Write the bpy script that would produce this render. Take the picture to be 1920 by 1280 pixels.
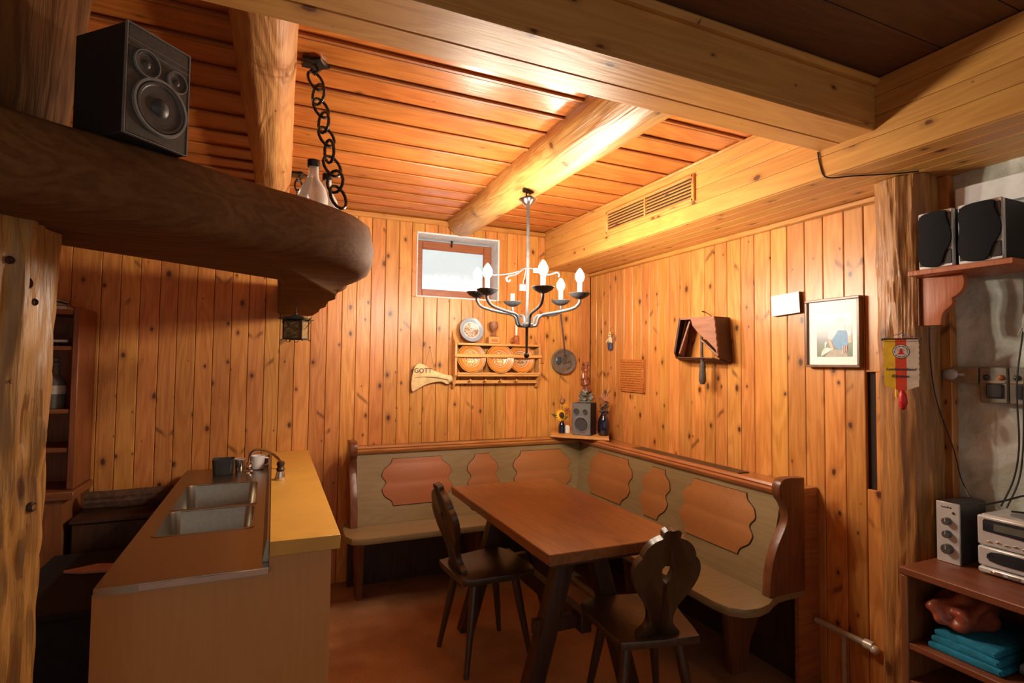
import bpy, bmesh, math, random
from mathutils import Vector, Matrix, noise
random.seed(7)
S = bpy.context.scene
for o in list(bpy.data.objects): bpy.data.objects.remove(o)
C = S.collection

# ------------------------------------------------------------------ camera, world, exposure
def make_camera():
    yaw, pitch, roll, f = 0.414266835, 0.0400328474, 0.0116684432, 1015.914
    cy, sy, cp, sp, cr, sr = math.cos(yaw), math.sin(yaw), math.cos(pitch), math.sin(pitch), math.cos(roll), math.sin(roll)
    fwd = Vector((sy*cp, cy*cp, sp)); right = Vector((cy, -sy, 0)); up = right.cross(fwd)
    r2 = cr*right + sr*up; u2 = -sr*right + cr*up
    cd = bpy.data.cameras.new('camera'); cam = bpy.data.objects.new('camera', cd); C.objects.link(cam)
    cd.sensor_fit = 'HORIZONTAL'; cd.sensor_width = 36.0; cd.lens = f/1920*36; cd.clip_start = 0.02
    m = Matrix((r2, u2, -fwd)).transposed().to_4x4(); m.translation = Vector((0, 0, 1.45))
    cam.matrix_world = m; S.camera = cam
make_camera()
W = bpy.data.worlds.new('world'); S.world = W; W.use_nodes = True
bg = W.node_tree.nodes['Background']; bg.inputs[0].default_value = (1.0, 0.93, 0.83, 1); bg.inputs[1].default_value = 0.30
S.view_settings.view_transform = 'Standard'; S.view_settings.look = 'None'
S.view_settings.exposure = 0.62; S.view_settings.gamma = 1.0; S.view_settings.use_curve_mapping = False
BULB = 540.0        # radiance of the candle bulbs

YW, XW, ZC = 3.75, 2.34, 2.47       # back wall, right wall, ceiling

# ------------------------------------------------------------------ materials
def newmat(name):
    m = bpy.data.materials.new(name); m.use_nodes = True
    nt = m.node_tree; b = nt.nodes['Principled BSDF']
    return m, nt, b
def math_node(nt, op, a, b=None, clamp=False):
    n = nt.nodes.new('ShaderNodeMath'); n.operation = op; n.use_clamp = clamp
    for i, v in enumerate((a, b)):
        if v is None: continue
        if isinstance(v, (int, float)): n.inputs[i].default_value = v
        else: nt.links.new(v, n.inputs[i])
    return n.outputs[0]
def mapr(nt, v, a, b, c=0.0, d=1.0, smooth=True):
    n = nt.nodes.new('ShaderNodeMapRange'); n.interpolation_type = 'SMOOTHSTEP' if smooth else 'LINEAR'
    nt.links.new(v, n.inputs[0])
    for i, x in enumerate((a, b, c, d)): n.inputs[i+1].default_value = x
    return n.outputs[0]
def mixc(nt, f, a, b, mode='MIX'):
    n = nt.nodes.new('ShaderNodeMix'); n.data_type = 'RGBA'; n.blend_type = mode
    if isinstance(f, (int, float)): n.inputs[0].default_value = f
    else: nt.links.new(f, n.inputs[0])
    for i, v in ((6, a), (7, b)):
        if isinstance(v, tuple): n.inputs[i].default_value = (*v, 1)
        else: nt.links.new(v, n.inputs[i])
    return n.outputs[2]
def noise_node(nt, vec, scale, detail=3, rough=0.55, dist=0.0):
    n = nt.nodes.new('ShaderNodeTexNoise'); n.inputs['Scale'].default_value = scale
    n.inputs['Detail'].default_value = detail; n.inputs['Roughness'].default_value = rough
    n.inputs['Distortion'].default_value = dist; nt.links.new(vec, n.inputs['Vector']); return n.outputs[0]
def wood(name, light, dark, axis='Z', knots=0.0, rough=0.45, var=0.22, bump=0.15, streak=1.0, kcol=(0.10, 0.030, 0.010), cell=(0.10, 0.36), coat=0.0, ksize=1.0, flame=0.0, spec=0.5):
    m, nt, b = newmat(name); N, L = nt.nodes, nt.links
    tc = N.new('ShaderNodeTexCoord'); oi = N.new('ShaderNodeObjectInfo')
    off = N.new('ShaderNodeVectorMath'); off.operation = 'SCALE'; off.inputs[0].default_value = (37.3, 51.7, 29.1); L.new(oi.outputs['Random'], off.inputs['Scale'])
    add = N.new('ShaderNodeVectorMath'); add.operation = 'ADD'; L.new(tc.outputs['Object'], add.inputs[0]); L.new(off.outputs[0], add.inputs[1])
    sep = N.new('ShaderNodeSeparateXYZ'); L.new(add.outputs[0], sep.inputs[0])
    ix = {'X': (1, 2, 0), 'Y': (0, 2, 1), 'Z': (0, 1, 2)}[axis]
    a, bb, l = (sep.outputs[i] for i in ix)
    def comb(x, y, z):
        c = N.new('ShaderNodeCombineXYZ')
        for i, v in enumerate((x, y, z)):
            if isinstance(v, (int, float)): c.inputs[i].default_value = v
            else: L.new(v, c.inputs[i])
        return c.outputs[0]
    ls = math_node(nt, 'MULTIPLY', l, 0.05)
    v1 = comb(a, bb, ls)
    fine = noise_node(nt, v1, 95, 4, 0.6)
    v2 = comb(a, bb, math_node(nt, 'MULTIPLY', l, 0.13))
    big = noise_node(nt, v2, 7.5, 2, 0.5, 0.35)
    rings = math_node(nt, 'SINE', math_node(nt, 'MULTIPLY', big, 62.0))
    rings = mapr(nt, rings, -0.9, 1.0)
    f = math_node(nt, 'ADD', math_node(nt, 'MULTIPLY', rings, 0.38*streak), math_node(nt, 'MULTIPLY', mapr(nt, fine, 0.32, 0.68), 0.42*streak))
    patch = noise_node(nt, comb(a, bb, math_node(nt, 'MULTIPLY', l, 0.35)), 5.0, 2)
    f = math_node(nt, 'ADD', f, math_node(nt, 'MULTIPLY', mapr(nt, patch, 0.35, 0.7), 0.25), clamp=True)
    col = mixc(nt, f, light, dark)
    height = f
    if knots > 0:
        # distance in metres to scattered knot centres
        vor = N.new('ShaderNodeTexVoronoi'); vor.voronoi_dimensions = '2D'; vor.inputs['Scale'].default_value = 1.0
        kv = comb(math_node(nt, 'DIVIDE', math_node(nt, 'ADD', a, bb), cell[0]), math_node(nt, 'DIVIDE', l, cell[1]), 0.0)
        wob = N.new('ShaderNodeTexNoise'); wob.inputs['Scale'].default_value = 60; L.new(tc.outputs['Object'], wob.inputs['Vector'])
        L.new(kv, vor.inputs['Vector'])
        dv = N.new('ShaderNodeVectorMath'); dv.operation = 'SUBTRACT'; L.new(kv, dv.inputs[0]); L.new(vor.outputs['Position'], dv.inputs[1])
        dm = N.new('ShaderNodeVectorMath'); dm.operation = 'MULTIPLY'; L.new(dv.outputs[0], dm.inputs[0]); dm.inputs[1].default_value = (cell[0], cell[1]*0.62, 0)
        ln = N.new('ShaderNodeVectorMath'); ln.operation = 'LENGTH'; L.new(dm.outputs[0], ln.inputs[0])
        sepc = N.new('ShaderNodeSeparateColor'); L.new(vor.outputs['Color'], sepc.inputs[0])
        rad = mapr(nt, sepc.outputs[0], 0.25, 1.0, 0.0, 0.0125*ksize, smooth=False)
        d = math_node(nt, 'DIVIDE', math_node(nt, 'ADD', ln.outputs['Value'], math_node(nt, 'MULTIPLY', math_node(nt, 'SUBTRACT', wob.outputs[0], 0.5), 0.008)), math_node(nt, 'ADD', rad, 0.0004))
        k2 = mapr(nt, d, 0.6, 2.6, 0.62*knots, 0.0)
        k1 = mapr(nt, d, 0.55, 1.05, 1.0*knots, 0.0)
        col = mixc(nt, k2, col, tuple(x*0.55 for x in dark)); col = mixc(nt, k1, col, kcol)
        if flame:
            # V shaped branch marks across a board
            vo2 = N.new('ShaderNodeTexVoronoi'); vo2.voronoi_dimensions = '2D'; vo2.inputs['Scale'].default_value = 1.0
            cw, cl = 0.105, 0.62
            kv2 = comb(math_node(nt, 'DIVIDE', math_node(nt, 'ADD', a, bb), cw), math_node(nt, 'DIVIDE', l, cl), 0.0); L.new(kv2, vo2.inputs['Vector'])
            dv2 = N.new('ShaderNodeVectorMath'); dv2.operation = 'SUBTRACT'; L.new(kv2, dv2.inputs[0]); L.new(vo2.outputs['Position'], dv2.inputs[1])
            s2 = N.new('ShaderNodeSeparateXYZ'); L.new(dv2.outputs[0], s2.inputs[0])
            ax = math_node(nt, 'ABSOLUTE', math_node(nt, 'MULTIPLY', s2.outputs[0], cw)); ay = math_node(nt, 'MULTIPLY', s2.outputs[1], cl)
            vv = math_node(nt, 'ABSOLUTE', math_node(nt, 'ADD', math_node(nt, 'SUBTRACT', ay, math_node(nt, 'MULTIPLY', ax, 0.85)), math_node(nt, 'MULTIPLY', math_node(nt, 'SUBTRACT', wob.outputs[0], 0.5), 0.02)))
            sc2 = N.new('ShaderNodeSeparateColor'); L.new(vo2.outputs['Color'], sc2.inputs[0])
            mk = math_node(nt, 'MULTIPLY', mapr(nt, vv, 0.001, 0.024, 1, 0), mapr(nt, sc2.outputs[0], 0.74, 0.80))
            mk = math_node(nt, 'MULTIPLY', mk, mapr(nt, ax, 0.002, 0.03, 0.20, 0.80*flame))
            col = mixc(nt, mk, col, tuple(x*0.33 for x in dark))
    hsv = N.new('ShaderNodeHueSaturation'); L.new(col, hsv.inputs['Color'])
    L.new(mapr(nt, oi.outputs['Random'], 0, 1, 1-var, 1+var*0.6, smooth=False), hsv.inputs['Value'])
    r2 = math_node(nt, 'FRACT', math_node(nt, 'MULTIPLY', oi.outputs['Random'], 17.31))
    L.new(mapr(nt, r2, 0, 1, 0.493, 0.507, smooth=False), hsv.inputs['Hue'])
    L.new(hsv.outputs[0], b.inputs['Base Color'])
    b.inputs['Roughness'].default_value = rough; b.inputs['Specular IOR Level'].default_value = spec; b.inputs['Coat Weight'].default_value = coat; b.inputs['Coat Roughness'].default_value = 0.25
    if bump:
        bp = N.new('ShaderNodeBump'); bp.inputs['Strength'].default_value = bump; bp.inputs['Distance'].default_value = 0.004
        L.new(height, bp.inputs['Height']); L.new(bp.outputs[0], b.inputs['Normal'])
    return m
def plain(name, col, rough=0.5, metal=0.0, var=0.12, scale=25, bump=0.0, spec=0.5, emit=None, es=0.0, coat=0.0):
    m, nt, b = newmat(name); N, L = nt.nodes, nt.links
    tc = N.new('ShaderNodeTexCoord'); nz = noise_node(nt, tc.outputs['Object'], scale, 4)
    f = mapr(nt, nz, 0.3, 0.7)
    L.new(mixc(nt, f, tuple(x*(1-var) for x in col), tuple(min(1, x*(1+var)) for x in col)), b.inputs['Base Color'])
    b.inputs['Roughness'].default_value = rough; b.inputs['Metallic'].default_value = metal; b.inputs['Specular IOR Level'].default_value = spec
    b.inputs['Coat Weight'].default_value = coat
    if bump:
        bp = N.new('ShaderNodeBump'); bp.inputs['Strength'].default_value = bump; bp.inputs['Distance'].default_value = 0.01
        L.new(nz, bp.inputs['Height']); L.new(bp.outputs[0], b.inputs['Normal'])
    if emit: b.inputs['Emission Color'].default_value = (*emit, 1); b.inputs['Emission Strength'].default_value = es
    return m
def radial(name, stops, rad, rough=0.35, petal=None):
    # printed / glazed decoration in rings round the local Z axis of a plate
    m, nt, b = newmat(name); N, L = nt.nodes, nt.links
    tc = N.new('ShaderNodeTexCoord'); sp = N.new('ShaderNodeSeparateXYZ'); L.new(tc.outputs['Object'], sp.inputs[0])
    r = math_node(nt, 'SQRT', math_node(nt, 'ADD', math_node(nt, 'POWER', sp.outputs[0], 2.0), math_node(nt, 'POWER', sp.outputs[1], 2.0)))
    rp = N.new('ShaderNodeValToRGB'); rp.color_ramp.interpolation = 'CONSTANT'
    L.new(math_node(nt, 'DIVIDE', r, rad), rp.inputs[0]); els = rp.color_ramp.elements
    els[0].position = 0; els[0].color = (*stops[0][1], 1); els[1].position = stops[1][0]; els[1].color = (*stops[1][1], 1)
    for p, c in stops[2:]: e = els.new(p); e.color = (*c, 1)
    col = rp.outputs[0]
    if petal:
        nz = noise_node(nt, tc.outputs['Object'], petal[0], 2, 0.6, 1.2)
        inside = mapr(nt, r, rad*petal[1], rad*petal[1]*1.03, 1, 0)
        col = mixc(nt, math_node(nt, 'MULTIPLY', inside, mapr(nt, nz, 0.50, 0.54)), col, petal[2])
        nz2 = noise_node(nt, tc.outputs['Object'], petal[0]*1.7, 2, 0.6, 0.8)
        col = mixc(nt, math_node(nt, 'MULTIPLY', inside, mapr(nt, nz2, 0.60, 0.63)), col, petal[3])
    L.new(col, b.inputs['Base Color']); b.inputs['Roughness'].default_value = rough; b.inputs['Coat Weight'].default_value = 0.3
    return m

PL, PD = (0.68, 0.300, 0.075), (0.47, 0.170, 0.033)
M = {}
M['pine'] = wood('pine_wall', PL, PD, 'Z', 1.0, 0.36, 0.16, cell=(0.10, 0.25), ksize=1.1, flame=1.0)
M['pine_trim_x'] = wood('pine_trim_x', PL, PD, 'X', 0.5, 0.42)
M['pine_trim_y'] = wood('pine_trim_y', PL, PD, 'Y', 0.5, 0.42)
M['ceil'] = wood('ceiling_pine', (0.56, 0.185, 0.038), (0.36, 0.095, 0.016), 'X', 0.7, 0.30, 0.22, cell=(0.19, 0.5), ksize=1.4)
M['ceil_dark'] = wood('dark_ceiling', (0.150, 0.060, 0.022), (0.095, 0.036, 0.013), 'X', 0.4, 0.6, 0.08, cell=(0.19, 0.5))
M['ceil_batten'] = wood('ceiling_batten', (0.45, 0.16, 0.035), (0.27, 0.08, 0.016), 'X', 0, 0.4)
M['beam'] = wood('beam_spruce', (0.58, 0.300, 0.080), (0.43, 0.190, 0.042), 'X', 0.9, 0.45, 0.08, cell=(0.14, 0.30), streak=0.8, ksize=1.2)
M['soffit'] = wood('soffit_spruce', (0.62, 0.305, 0.078), (0.46, 0.195, 0.042), 'Y', 0.9, 0.45, 0.08, cell=(0.12, 0.26), streak=0.8, ksize=1.1)
M['log_y'] = wood('peeled_log_y', (0.58, 0.300, 0.095), (0.38, 0.160, 0.045), 'Y', 0.8, 0.42, 0.0, bump=0.5, cell=(0.3, 0.6), ksize=1.6)
M['log_z'] = wood('peeled_log_z', (0.47, 0.225, 0.062), (0.24, 0.098, 0.026), 'Z', 1.0, 0.40, 0.0, bump=0.7, cell=(0.25, 0.45), ksize=2.0)
M['log_shaded'] = wood('shaded_log', (0.170, 0.064, 0.018), (0.080, 0.028, 0.009), 'Z', 0.6, 0.8, 0.0, bump=0.7, cell=(0.25, 0.45), ksize=2.0, spec=0.15)  # shade on the upper trunk, put into its wood colour
M['slab'] = wood('stained_slab', (0.165, 0.078, 0.024), (0.098, 0.042, 0.012), 'X', 0.6, 0.8, 0.0, cell=(0.4, 0.8), ksize=2, spec=0.15)
M['redwood'] = wood('brown_cabinet', (0.26, 0.085, 0.026), (0.15, 0.045, 0.014), 'Z', 0.0, 0.45, 0.1)
M['bracketwood'] = wood('bracket_wood', (0.46, 0.150, 0.045), (0.36, 0.105, 0.030), 'Z', 0.0, 0.45, 0.0)
M['redwood_x'] = wood('brown_cabinet_x', (0.26, 0.085, 0.026), (0.15, 0.045, 0.014), 'X', 0.0, 0.45, 0.1)
M['redwood_y'] = wood('brown_cabinet_y', (0.24, 0.080, 0.026), (0.14, 0.042, 0.014), 'Y', 0.0, 0.45, 0.1)
M['bench'] = wood('worn_bench', (0.250, 0.170, 0.080), (0.170, 0.108, 0.046), 'X', 0.0, 0.42, 0.0, streak=0.6)
M['bench_y'] = wood('worn_bench_y', (0.250, 0.170, 0.080), (0.170, 0.108, 0.046), 'Y', 0.0, 0.42, 0.0, streak=0.6)
M['bench_panel'] = wood('bench_inlay', (0.34, 0.120, 0.036), (0.26, 0.085, 0.023), 'X', 0.0, 0.45, 0.06, streak=0.35)
M['bench_rail'] = wood('bench_rail', (0.42, 0.165, 0.045), (0.27, 0.090, 0.024), 'X', 0.0, 0.28, 0.0, coat=0.4)
M['bench_rail_y'] = wood('bench_rail_y', (0.42, 0.165, 0.045), (0.27, 0.090, 0.024), 'Y', 0.0, 0.28, 0.0, coat=0.4)
M['bench_dark'] = wood('bench_end', (0.19, 0.066, 0.022), (0.11, 0.034, 0.012), 'Z', 0.0, 0.35, 0.0)
M['table'] = wood('table_top', (0.285, 0.112, 0.036), (0.175, 0.060, 0.019), 'Y', 0.7, 0.33, 0.0, cell=(0.5, 0.7), ksize=2.2, streak=1.0)
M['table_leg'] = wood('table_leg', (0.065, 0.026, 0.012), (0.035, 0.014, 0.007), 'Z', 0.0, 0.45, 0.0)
M['chair'] = wood('dark_chair', (0.070, 0.036, 0.017), (0.036, 0.018, 0.009), 'Z', 0.0, 0.32, 0.0, coat=0.3)
M['counter'] = wood('bar_front', (0.56, 0.275, 0.085), (0.45, 0.200, 0.058), 'Z', 0.0, 0.5, 0.0, streak=0.35)
M['rack'] = wood('rack_pine', (0.68, 0.355, 0.110), (0.54, 0.240, 0.060), 'X', 0.0, 0.4, 0.08)
M['orange_board'] = wood('ribbed_board', (0.56, 0.190, 0.040), (0.30, 0.085, 0.016), 'X', 0.0, 0.4, 0.0)
M['scoop'] = wood('old_scoop', (0.34, 0.150, 0.080), (0.21, 0.082, 0.042), 'Y', 0.0, 0.55, 0.1)
M['scoop_dark'] = wood('old_scoop_dark', (0.085, 0.032, 0.020), (0.050, 0.018, 0.012), 'Z', 0.0, 0.6, 0.0)
M['frame'] = wood('picture_frame', (0.22, 0.110, 0.050), (0.12, 0.055, 0.024), 'Z', 0.0, 0.35, 0.0)
M['winframe'] = wood('window_frame', (0.36, 0.115, 0.040), (0.25, 0.070, 0.022), 'X', 0.0, 0.4, 0.0)
M['ledge'] = plain('yellow_laminate', (0.62, 0.350, 0.062), 0.42, var=0.06, scale=8)
M['steel'] = plain('brushed_steel', (0.36, 0.325, 0.265), 0.30, 1.0, 0.05, 60)
M['chrome'] = plain('chrome', (0.80, 0.80, 0.82), 0.12, 1.0, 0.03)
M['iron'] = plain('wrought_iron', (0.085, 0.085, 0.092), 0.5, 0.5, 0.2, 60, 0.1)
M['blackiron'] = plain('black_iron', (0.030, 0.028, 0.027), 0.30, 0.6, 0.2, 60, 0.1)
M['grille'] = plain('black_grille', (0.010, 0.010, 0.012), 0.85, 0, 0.3, 300, 0.2, spec=0.2)
M['black'] = plain('black_vinyl', (0.008, 0.008, 0.010), 0.6, 0, 0.3, 200)
M['baffle'] = plain('speaker_baffle', (0.060, 0.052, 0.045), 0.5, 0, 0.2, 80)
M['baffle_grey'] = plain('speaker_baffle_grey', (0.135, 0.130, 0.125), 0.5, 0, 0.15, 80)
M['cone'] = plain('speaker_cone', (0.040, 0.040, 0.042), 0.45, 0, 0.2, 40)
M['rimgrey'] = plain('speaker_rim', (0.22, 0.22, 0.22), 0.35, 0.2, 0.1)
M['silver'] = plain('silver_plastic', (0.66, 0.66, 0.65), 0.35, 0.35, 0.06)
M['darkplastic'] = plain('dark_plastic', (0.035, 0.035, 0.038), 0.3, 0, 0.15)
M['knob'] = plain('grey_knob', (0.09, 0.088, 0.085), 0.4, 0.2)
M['white'] = plain('white_paint', (0.78, 0.79, 0.80), 0.45, 0, 0.05, 30)
M['paper'] = plain('white_paper', (0.86, 0.85, 0.82), 0.5, 0, 0.03)
M['reveal'] = plain('white_reveal', (0.66, 0.66, 0.68), 0.6, 0, 0.10, 20, 0.1)
M['candle'] = plain('candle_sleeve', (0.85, 0.80, 0.68), 0.5, 0, 0.03)
M['bulb'] = plain('lit_bulb', (1, 0.95, 0.85), 0.3, 0, 0, emit=(1.0, 0.865, 0.685), es=BULB)
M['bone'] = plain('old_bone', (0.70, 0.50, 0.24), 0.55, 0, 0.18, 18, 0.15)
M['ink'] = plain('dark_ink', (0.06, 0.035, 0.02), 0.6)
M['inkblue'] = plain('blue_thread', (0.03, 0.05, 0.10), 0.6)
M['glassbottle'] = plain('milky_glass', (0.86, 0.86, 0.84), 0.12, 0, 0.04)
M['glassbottle'].node_tree.nodes['Principled BSDF'].inputs['Transmission Weight'].default_value = 0.55
M['disc'] = plain('grey_disc', (0.165, 0.130, 0.100), 0.5, 0.3, 0.25, 30, 0.2)
M['slate'] = plain('blue_slate_hole', (0.035, 0.050, 0.070), 0.3)
M['bluevase'] = plain('blue_glaze', (0.006, 0.008, 0.022), 0.12, 0, 0.2, coat=0.6)
M['petal'] = plain('sunflower_petal', (0.80, 0.42, 0.015), 0.55, 0, 0.15)
M['seed'] = plain('sunflower_seed', (0.050, 0.022, 0.010), 0.8, 0, 0.3, 200, 0.4)
M['leaf'] = plain('dry_leaf', (0.060, 0.070, 0.022), 0.6, 0, 0.3)
M['dry'] = plain('dried_petals', (0.30, 0.115, 0.045), 0.6, 0, 0.35, 40)
M['dryred'] = plain('dried_berries', (0.36, 0.10, 0.03), 0.5, 0, 0.3, 40)
M['twig'] = plain('dry_twig', (0.085, 0.058, 0.042), 0.7, 0, 0.3)
M['carving'] = plain('red_brown_carving', (0.19, 0.048, 0.018), 0.32, 0, 0.5, 28, 0.5, coat=0.4)
M['rock'] = plain('carving_base', (0.16, 0.15, 0.115), 0.55, 0, 0.5, 45, 0.5)
M['dollblue'] = plain('figurine_blue', (0.045, 0.050, 0.11), 0.7)
M['dollcream'] = plain('figurine_cream', (0.60, 0.48, 0.32), 0.7)
M['straw'] = plain('straw', (0.55, 0.32, 0.08), 0.7)
M['cable'] = plain('black_cable', (0.012, 0.012, 0.013), 0.45)
M['pipe'] = plain('cream_pipe', (0.42, 0.36, 0.28), 0.4)
M['pipewood'] = plain('pipe_fitting', (0.62, 0.54, 0.44), 0.3, 0.3)
M['teal'] = plain('teal_cloth', (0.010, 0.22, 0.36), 0.8, 0, 0.2, 40, 0.2)
M['redbag'] = plain('red_brown_leather', (0.33, 0.075, 0.035), 0.35, 0, 0.4, 14, 0.4)
M['green'] = plain('green_case', (0.045, 0.12, 0.030), 0.3)
M['display'] = plain('dark_display', (0.020, 0.026, 0.034), 0.12, 0)
M['lcd'] = plain('lcd', (0.12, 0.125, 0.10), 0.2)
M['switchplate'] = plain('old_switch_plate', (0.30, 0.215, 0.130), 0.45, 0, 0.2)
M['plasterbox'] = plain('old_socket_box', (0.22, 0.20, 0.16), 0.5, 0, 0.2)
M['amber'] = plain('amber_glass', (0.20, 0.13, 0.055), 0.18, 0, 0.3, 40, 0.2)
M['lantern'] = plain('lantern_metal', (0.055, 0.060, 0.055), 0.4, 0.7, 0.25)
M['yellowcloth'] = plain('yellow_cloth', (0.92, 0.54, 0.02), 0.75)
M['redcloth'] = plain('red_cloth', (0.70, 0.060, 0.018), 0.7)
M['creamcloth'] = plain('cream_cloth', (0.75, 0.60, 0.47), 0.75)
M['tassel'] = plain('red_tassel', (0.55, 0.012, 0.015), 0.4, 0, 0.3, 60)
M['shadow_line'] = plain('painted_shadow_line', (0.020, 0.009, 0.005), 0.8)  # near-black colour for the shadow line round the bench inlays
M['backing'] = plain('dark_backing', (0.022, 0.010, 0.005), 0.9)
M['mirror'] = plain('black_top', (0.030, 0.022, 0.018), 0.35)
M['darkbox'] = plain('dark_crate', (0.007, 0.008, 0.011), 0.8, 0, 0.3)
M['card'] = plain('pink_card', (0.55, 0.30, 0.25), 0.6)
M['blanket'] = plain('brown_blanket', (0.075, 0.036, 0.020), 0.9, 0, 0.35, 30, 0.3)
M['bookgrey'] = plain('grey_book', (0.22, 0.24, 0.27), 0.5)
M['bookwhite'] = plain('pale_book', (0.55, 0.52, 0.46), 0.5)
M['bookdark'] = plain('dark_book', (0.05, 0.055, 0.075), 0.5)
M['bookgreen'] = plain('green_book', (0.05, 0.42, 0.04), 0.4)
def floor_mat():
    m, nt, b = newmat('brown_floor'); tc = nt.nodes.new('ShaderNodeTexCoord')
    a = noise_node(nt, tc.outputs['Object'], 3.0, 3); c = noise_node(nt, tc.outputs['Object'], 120, 2)
    col = mixc(nt, mapr(nt, a, 0.35, 0.65), (0.42, 0.215, 0.098), (0.30, 0.140, 0.060))
    nt.links.new(mixc(nt, math_node(nt, 'MULTIPLY', mapr(nt, c, 0.4, 0.7), 0.3), col, (0.15, 0.060, 0.030)), b.inputs['Base Color'])
    b.inputs['Roughness'].default_value = 0.6; return m
M['floor'] = floor_mat()
def plaster_mat():
    m, nt, b = newmat('rough_plaster'); tc = nt.nodes.new('ShaderNodeTexCoord')
    a = noise_node(nt, tc.outputs['Object'], 4.0, 4, 0.6, 0.6); c = noise_node(nt, tc.outputs['Object'], 55, 5, 0.65, 0.8)
    col = mixc(nt, mapr(nt, a, 0.40, 0.62), (0.79, 0.82, 0.75), (0.50, 0.53, 0.46))
    col = mixc(nt, mapr(nt, noise_node(nt, tc.outputs['Object'], 9, 2), 0.58, 0.75, 0, 0.6), col, (0.60, 0.52, 0.30))
    nt.links.new(col, b.inputs['Base Color']); b.inputs['Roughness'].default_value = 0.75
    bp = nt.nodes.new('ShaderNodeBump'); bp.inputs['Strength'].default_value = 0.45; bp.inputs['Distance'].default_value = 0.012
    nt.links.new(c, bp.inputs['Height']); nt.links.new(bp.outputs[0], b.inputs['Normal']); return m
M['plaster'] = plaster_mat()
def pane_mat():
    m, nt, b = newmat('frosted_pane_daylight'); tc = nt.nodes.new('ShaderNodeTexCoord')
    a = noise_node(nt, tc.outputs['Object'], 9.0, 4, 0.6, 1.5)
    sp = nt.nodes.new('ShaderNodeSeparateXYZ'); nt.links.new(tc.outputs['Object'], sp.inputs[0])
    top = mapr(nt, math_node(nt, 'ADD', sp.outputs[2], math_node(nt, 'MULTIPLY', a, 0.12)), 0.20, 0.27)
    col = mixc(nt, top, (0.86, 0.94, 1.0), (0.50, 0.66, 0.70))
    col = mixc(nt, mapr(nt, a, 0.45, 0.62, 0, 0.25), col, (0.55, 0.72, 0.76))
    nt.links.new(col, b.inputs['Emission Color']); b.inputs['Emission Strength'].default_value = 0.52
    b.inputs['Base Color'].default_value = (0.25, 0.28, 0.3, 1); b.inputs['Roughness'].default_value = 0.15; return m
M['pane'] = pane_mat()

# ------------------------------------------------------------------ geometry helpers
ROOT = {}
def T(name, label, cat, loc=(0, 0, 0), rotz=0.0, group=None):
    o = bpy.data.objects.new(name, None); C.objects.link(o); o.empty_display_size = 0.05
    o.location = loc; o.rotation_euler = (0, 0, rotz); o['label'] = label; o['category'] = cat
    if group: o['group'] = group
    ROOT[o] = Matrix.Translation(Vector(loc)) @ Matrix.Rotation(rotz, 4, 'Z')
    return o
def tag(o, label, cat, group=None):
    o['label'] = label; o['category'] = cat
    if group: o['group'] = group
    return o
def obj(name, bm, mat, parent=None, local=False, smooth=True, ang=38, origin=None):
    """link bm as one mesh. Coordinates are world unless local=True; children are re-expressed in their root's frame"""
    inv = None
    if parent is not None and not local and parent in ROOT: inv = ROOT[parent].inverted()
    if inv is not None: bmesh.ops.transform(bm, matrix=inv, verts=bm.verts)
    if origin is not None: bmesh.ops.translate(bm, vec=-Vector(origin), verts=bm.verts)
    bmesh.ops.recalc_face_normals(bm, faces=bm.faces)
    me = bpy.data.meshes.new(name); bm.to_mesh(me); bm.free()
    o = bpy.data.objects.new(name, me); C.objects.link(o)
    me.materials.append(M[mat] if isinstance(mat, str) else mat)
    if smooth:
        me.polygons.foreach_set('use_smooth', [True]*len(me.polygons)); me.set_sharp_from_angle(angle=math.radians(ang))
    if origin is not None: o.location = origin
    if parent is not None:
        o.parent = parent
        if parent in ROOT: ROOT[o] = ROOT[parent]
    else: ROOT[o] = Matrix.Translation(Vector(origin)) if origin is not None else Matrix.Identity(4)
    return o
def struct(o): o['kind'] = 'structure'; return o
def NB(): return bmesh.new()
def box(bm, lo, hi, bev=0.0, mat=None):
    lo, hi = Vector(lo), Vector(hi); c = (lo+hi)/2; s = hi-lo
    t = bmesh.new(); bmesh.ops.create_cube(t, size=1.0); bmesh.ops.scale(t, vec=s, verts=t.verts)
    if bev: bmesh.ops.bevel(t, geom=list(t.edges), offset=min(bev, 0.45*min(s)), segments=1, affect='EDGES', profile=0.5)
    mm = Matrix.Translation(c)
    if mat is not None: mm = mat @ mm
    merge(bm, t, mm); return bm
def merge(bm, t, mm=None):
    if mm is not None: bmesh.ops.transform(t, matrix=mm, verts=t.verts)
    vs = {v: bm.verts.new(v.co) for v in t.verts}
    for f in t.faces:
        try: bm.faces.new([vs[v] for v in f.verts])
        except ValueError: pass
    t.free()
def frame(origin, e1, e2):
    e1 = Vector(e1).normalized(); e2 = Vector(e2).normalized(); e3 = e1.cross(e2).normalized()
    m = Matrix((e1, e2, e3)).transposed().to_4x4(); m.translation = Vector(origin); return m
def prism(bm, poly, d0, d1, mm=None, bev=0.0):
    t = bmesh.new(); n = len(poly)
    a = [t.verts.new((p[0], p[1], d0)) for p in poly]; b = [t.verts.new((p[0], p[1], d1)) for p in poly]
    t.faces.new(a[::-1]); t.faces.new(b)
    for i in range(n): t.faces.new((a[i], a[(i+1) % n], b[(i+1) % n], b[i]))
    bmesh.ops.recalc_face_normals(t, faces=t.faces)
    if bev: bmesh.ops.bevel(t, geom=[e for e in t.edges if abs(e.verts[0].co.z-e.verts[1].co.z) < 1e-6], offset=bev, segments=2, affect='EDGES', profile=0.6)
    merge(bm, t, mm); return bm
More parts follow.
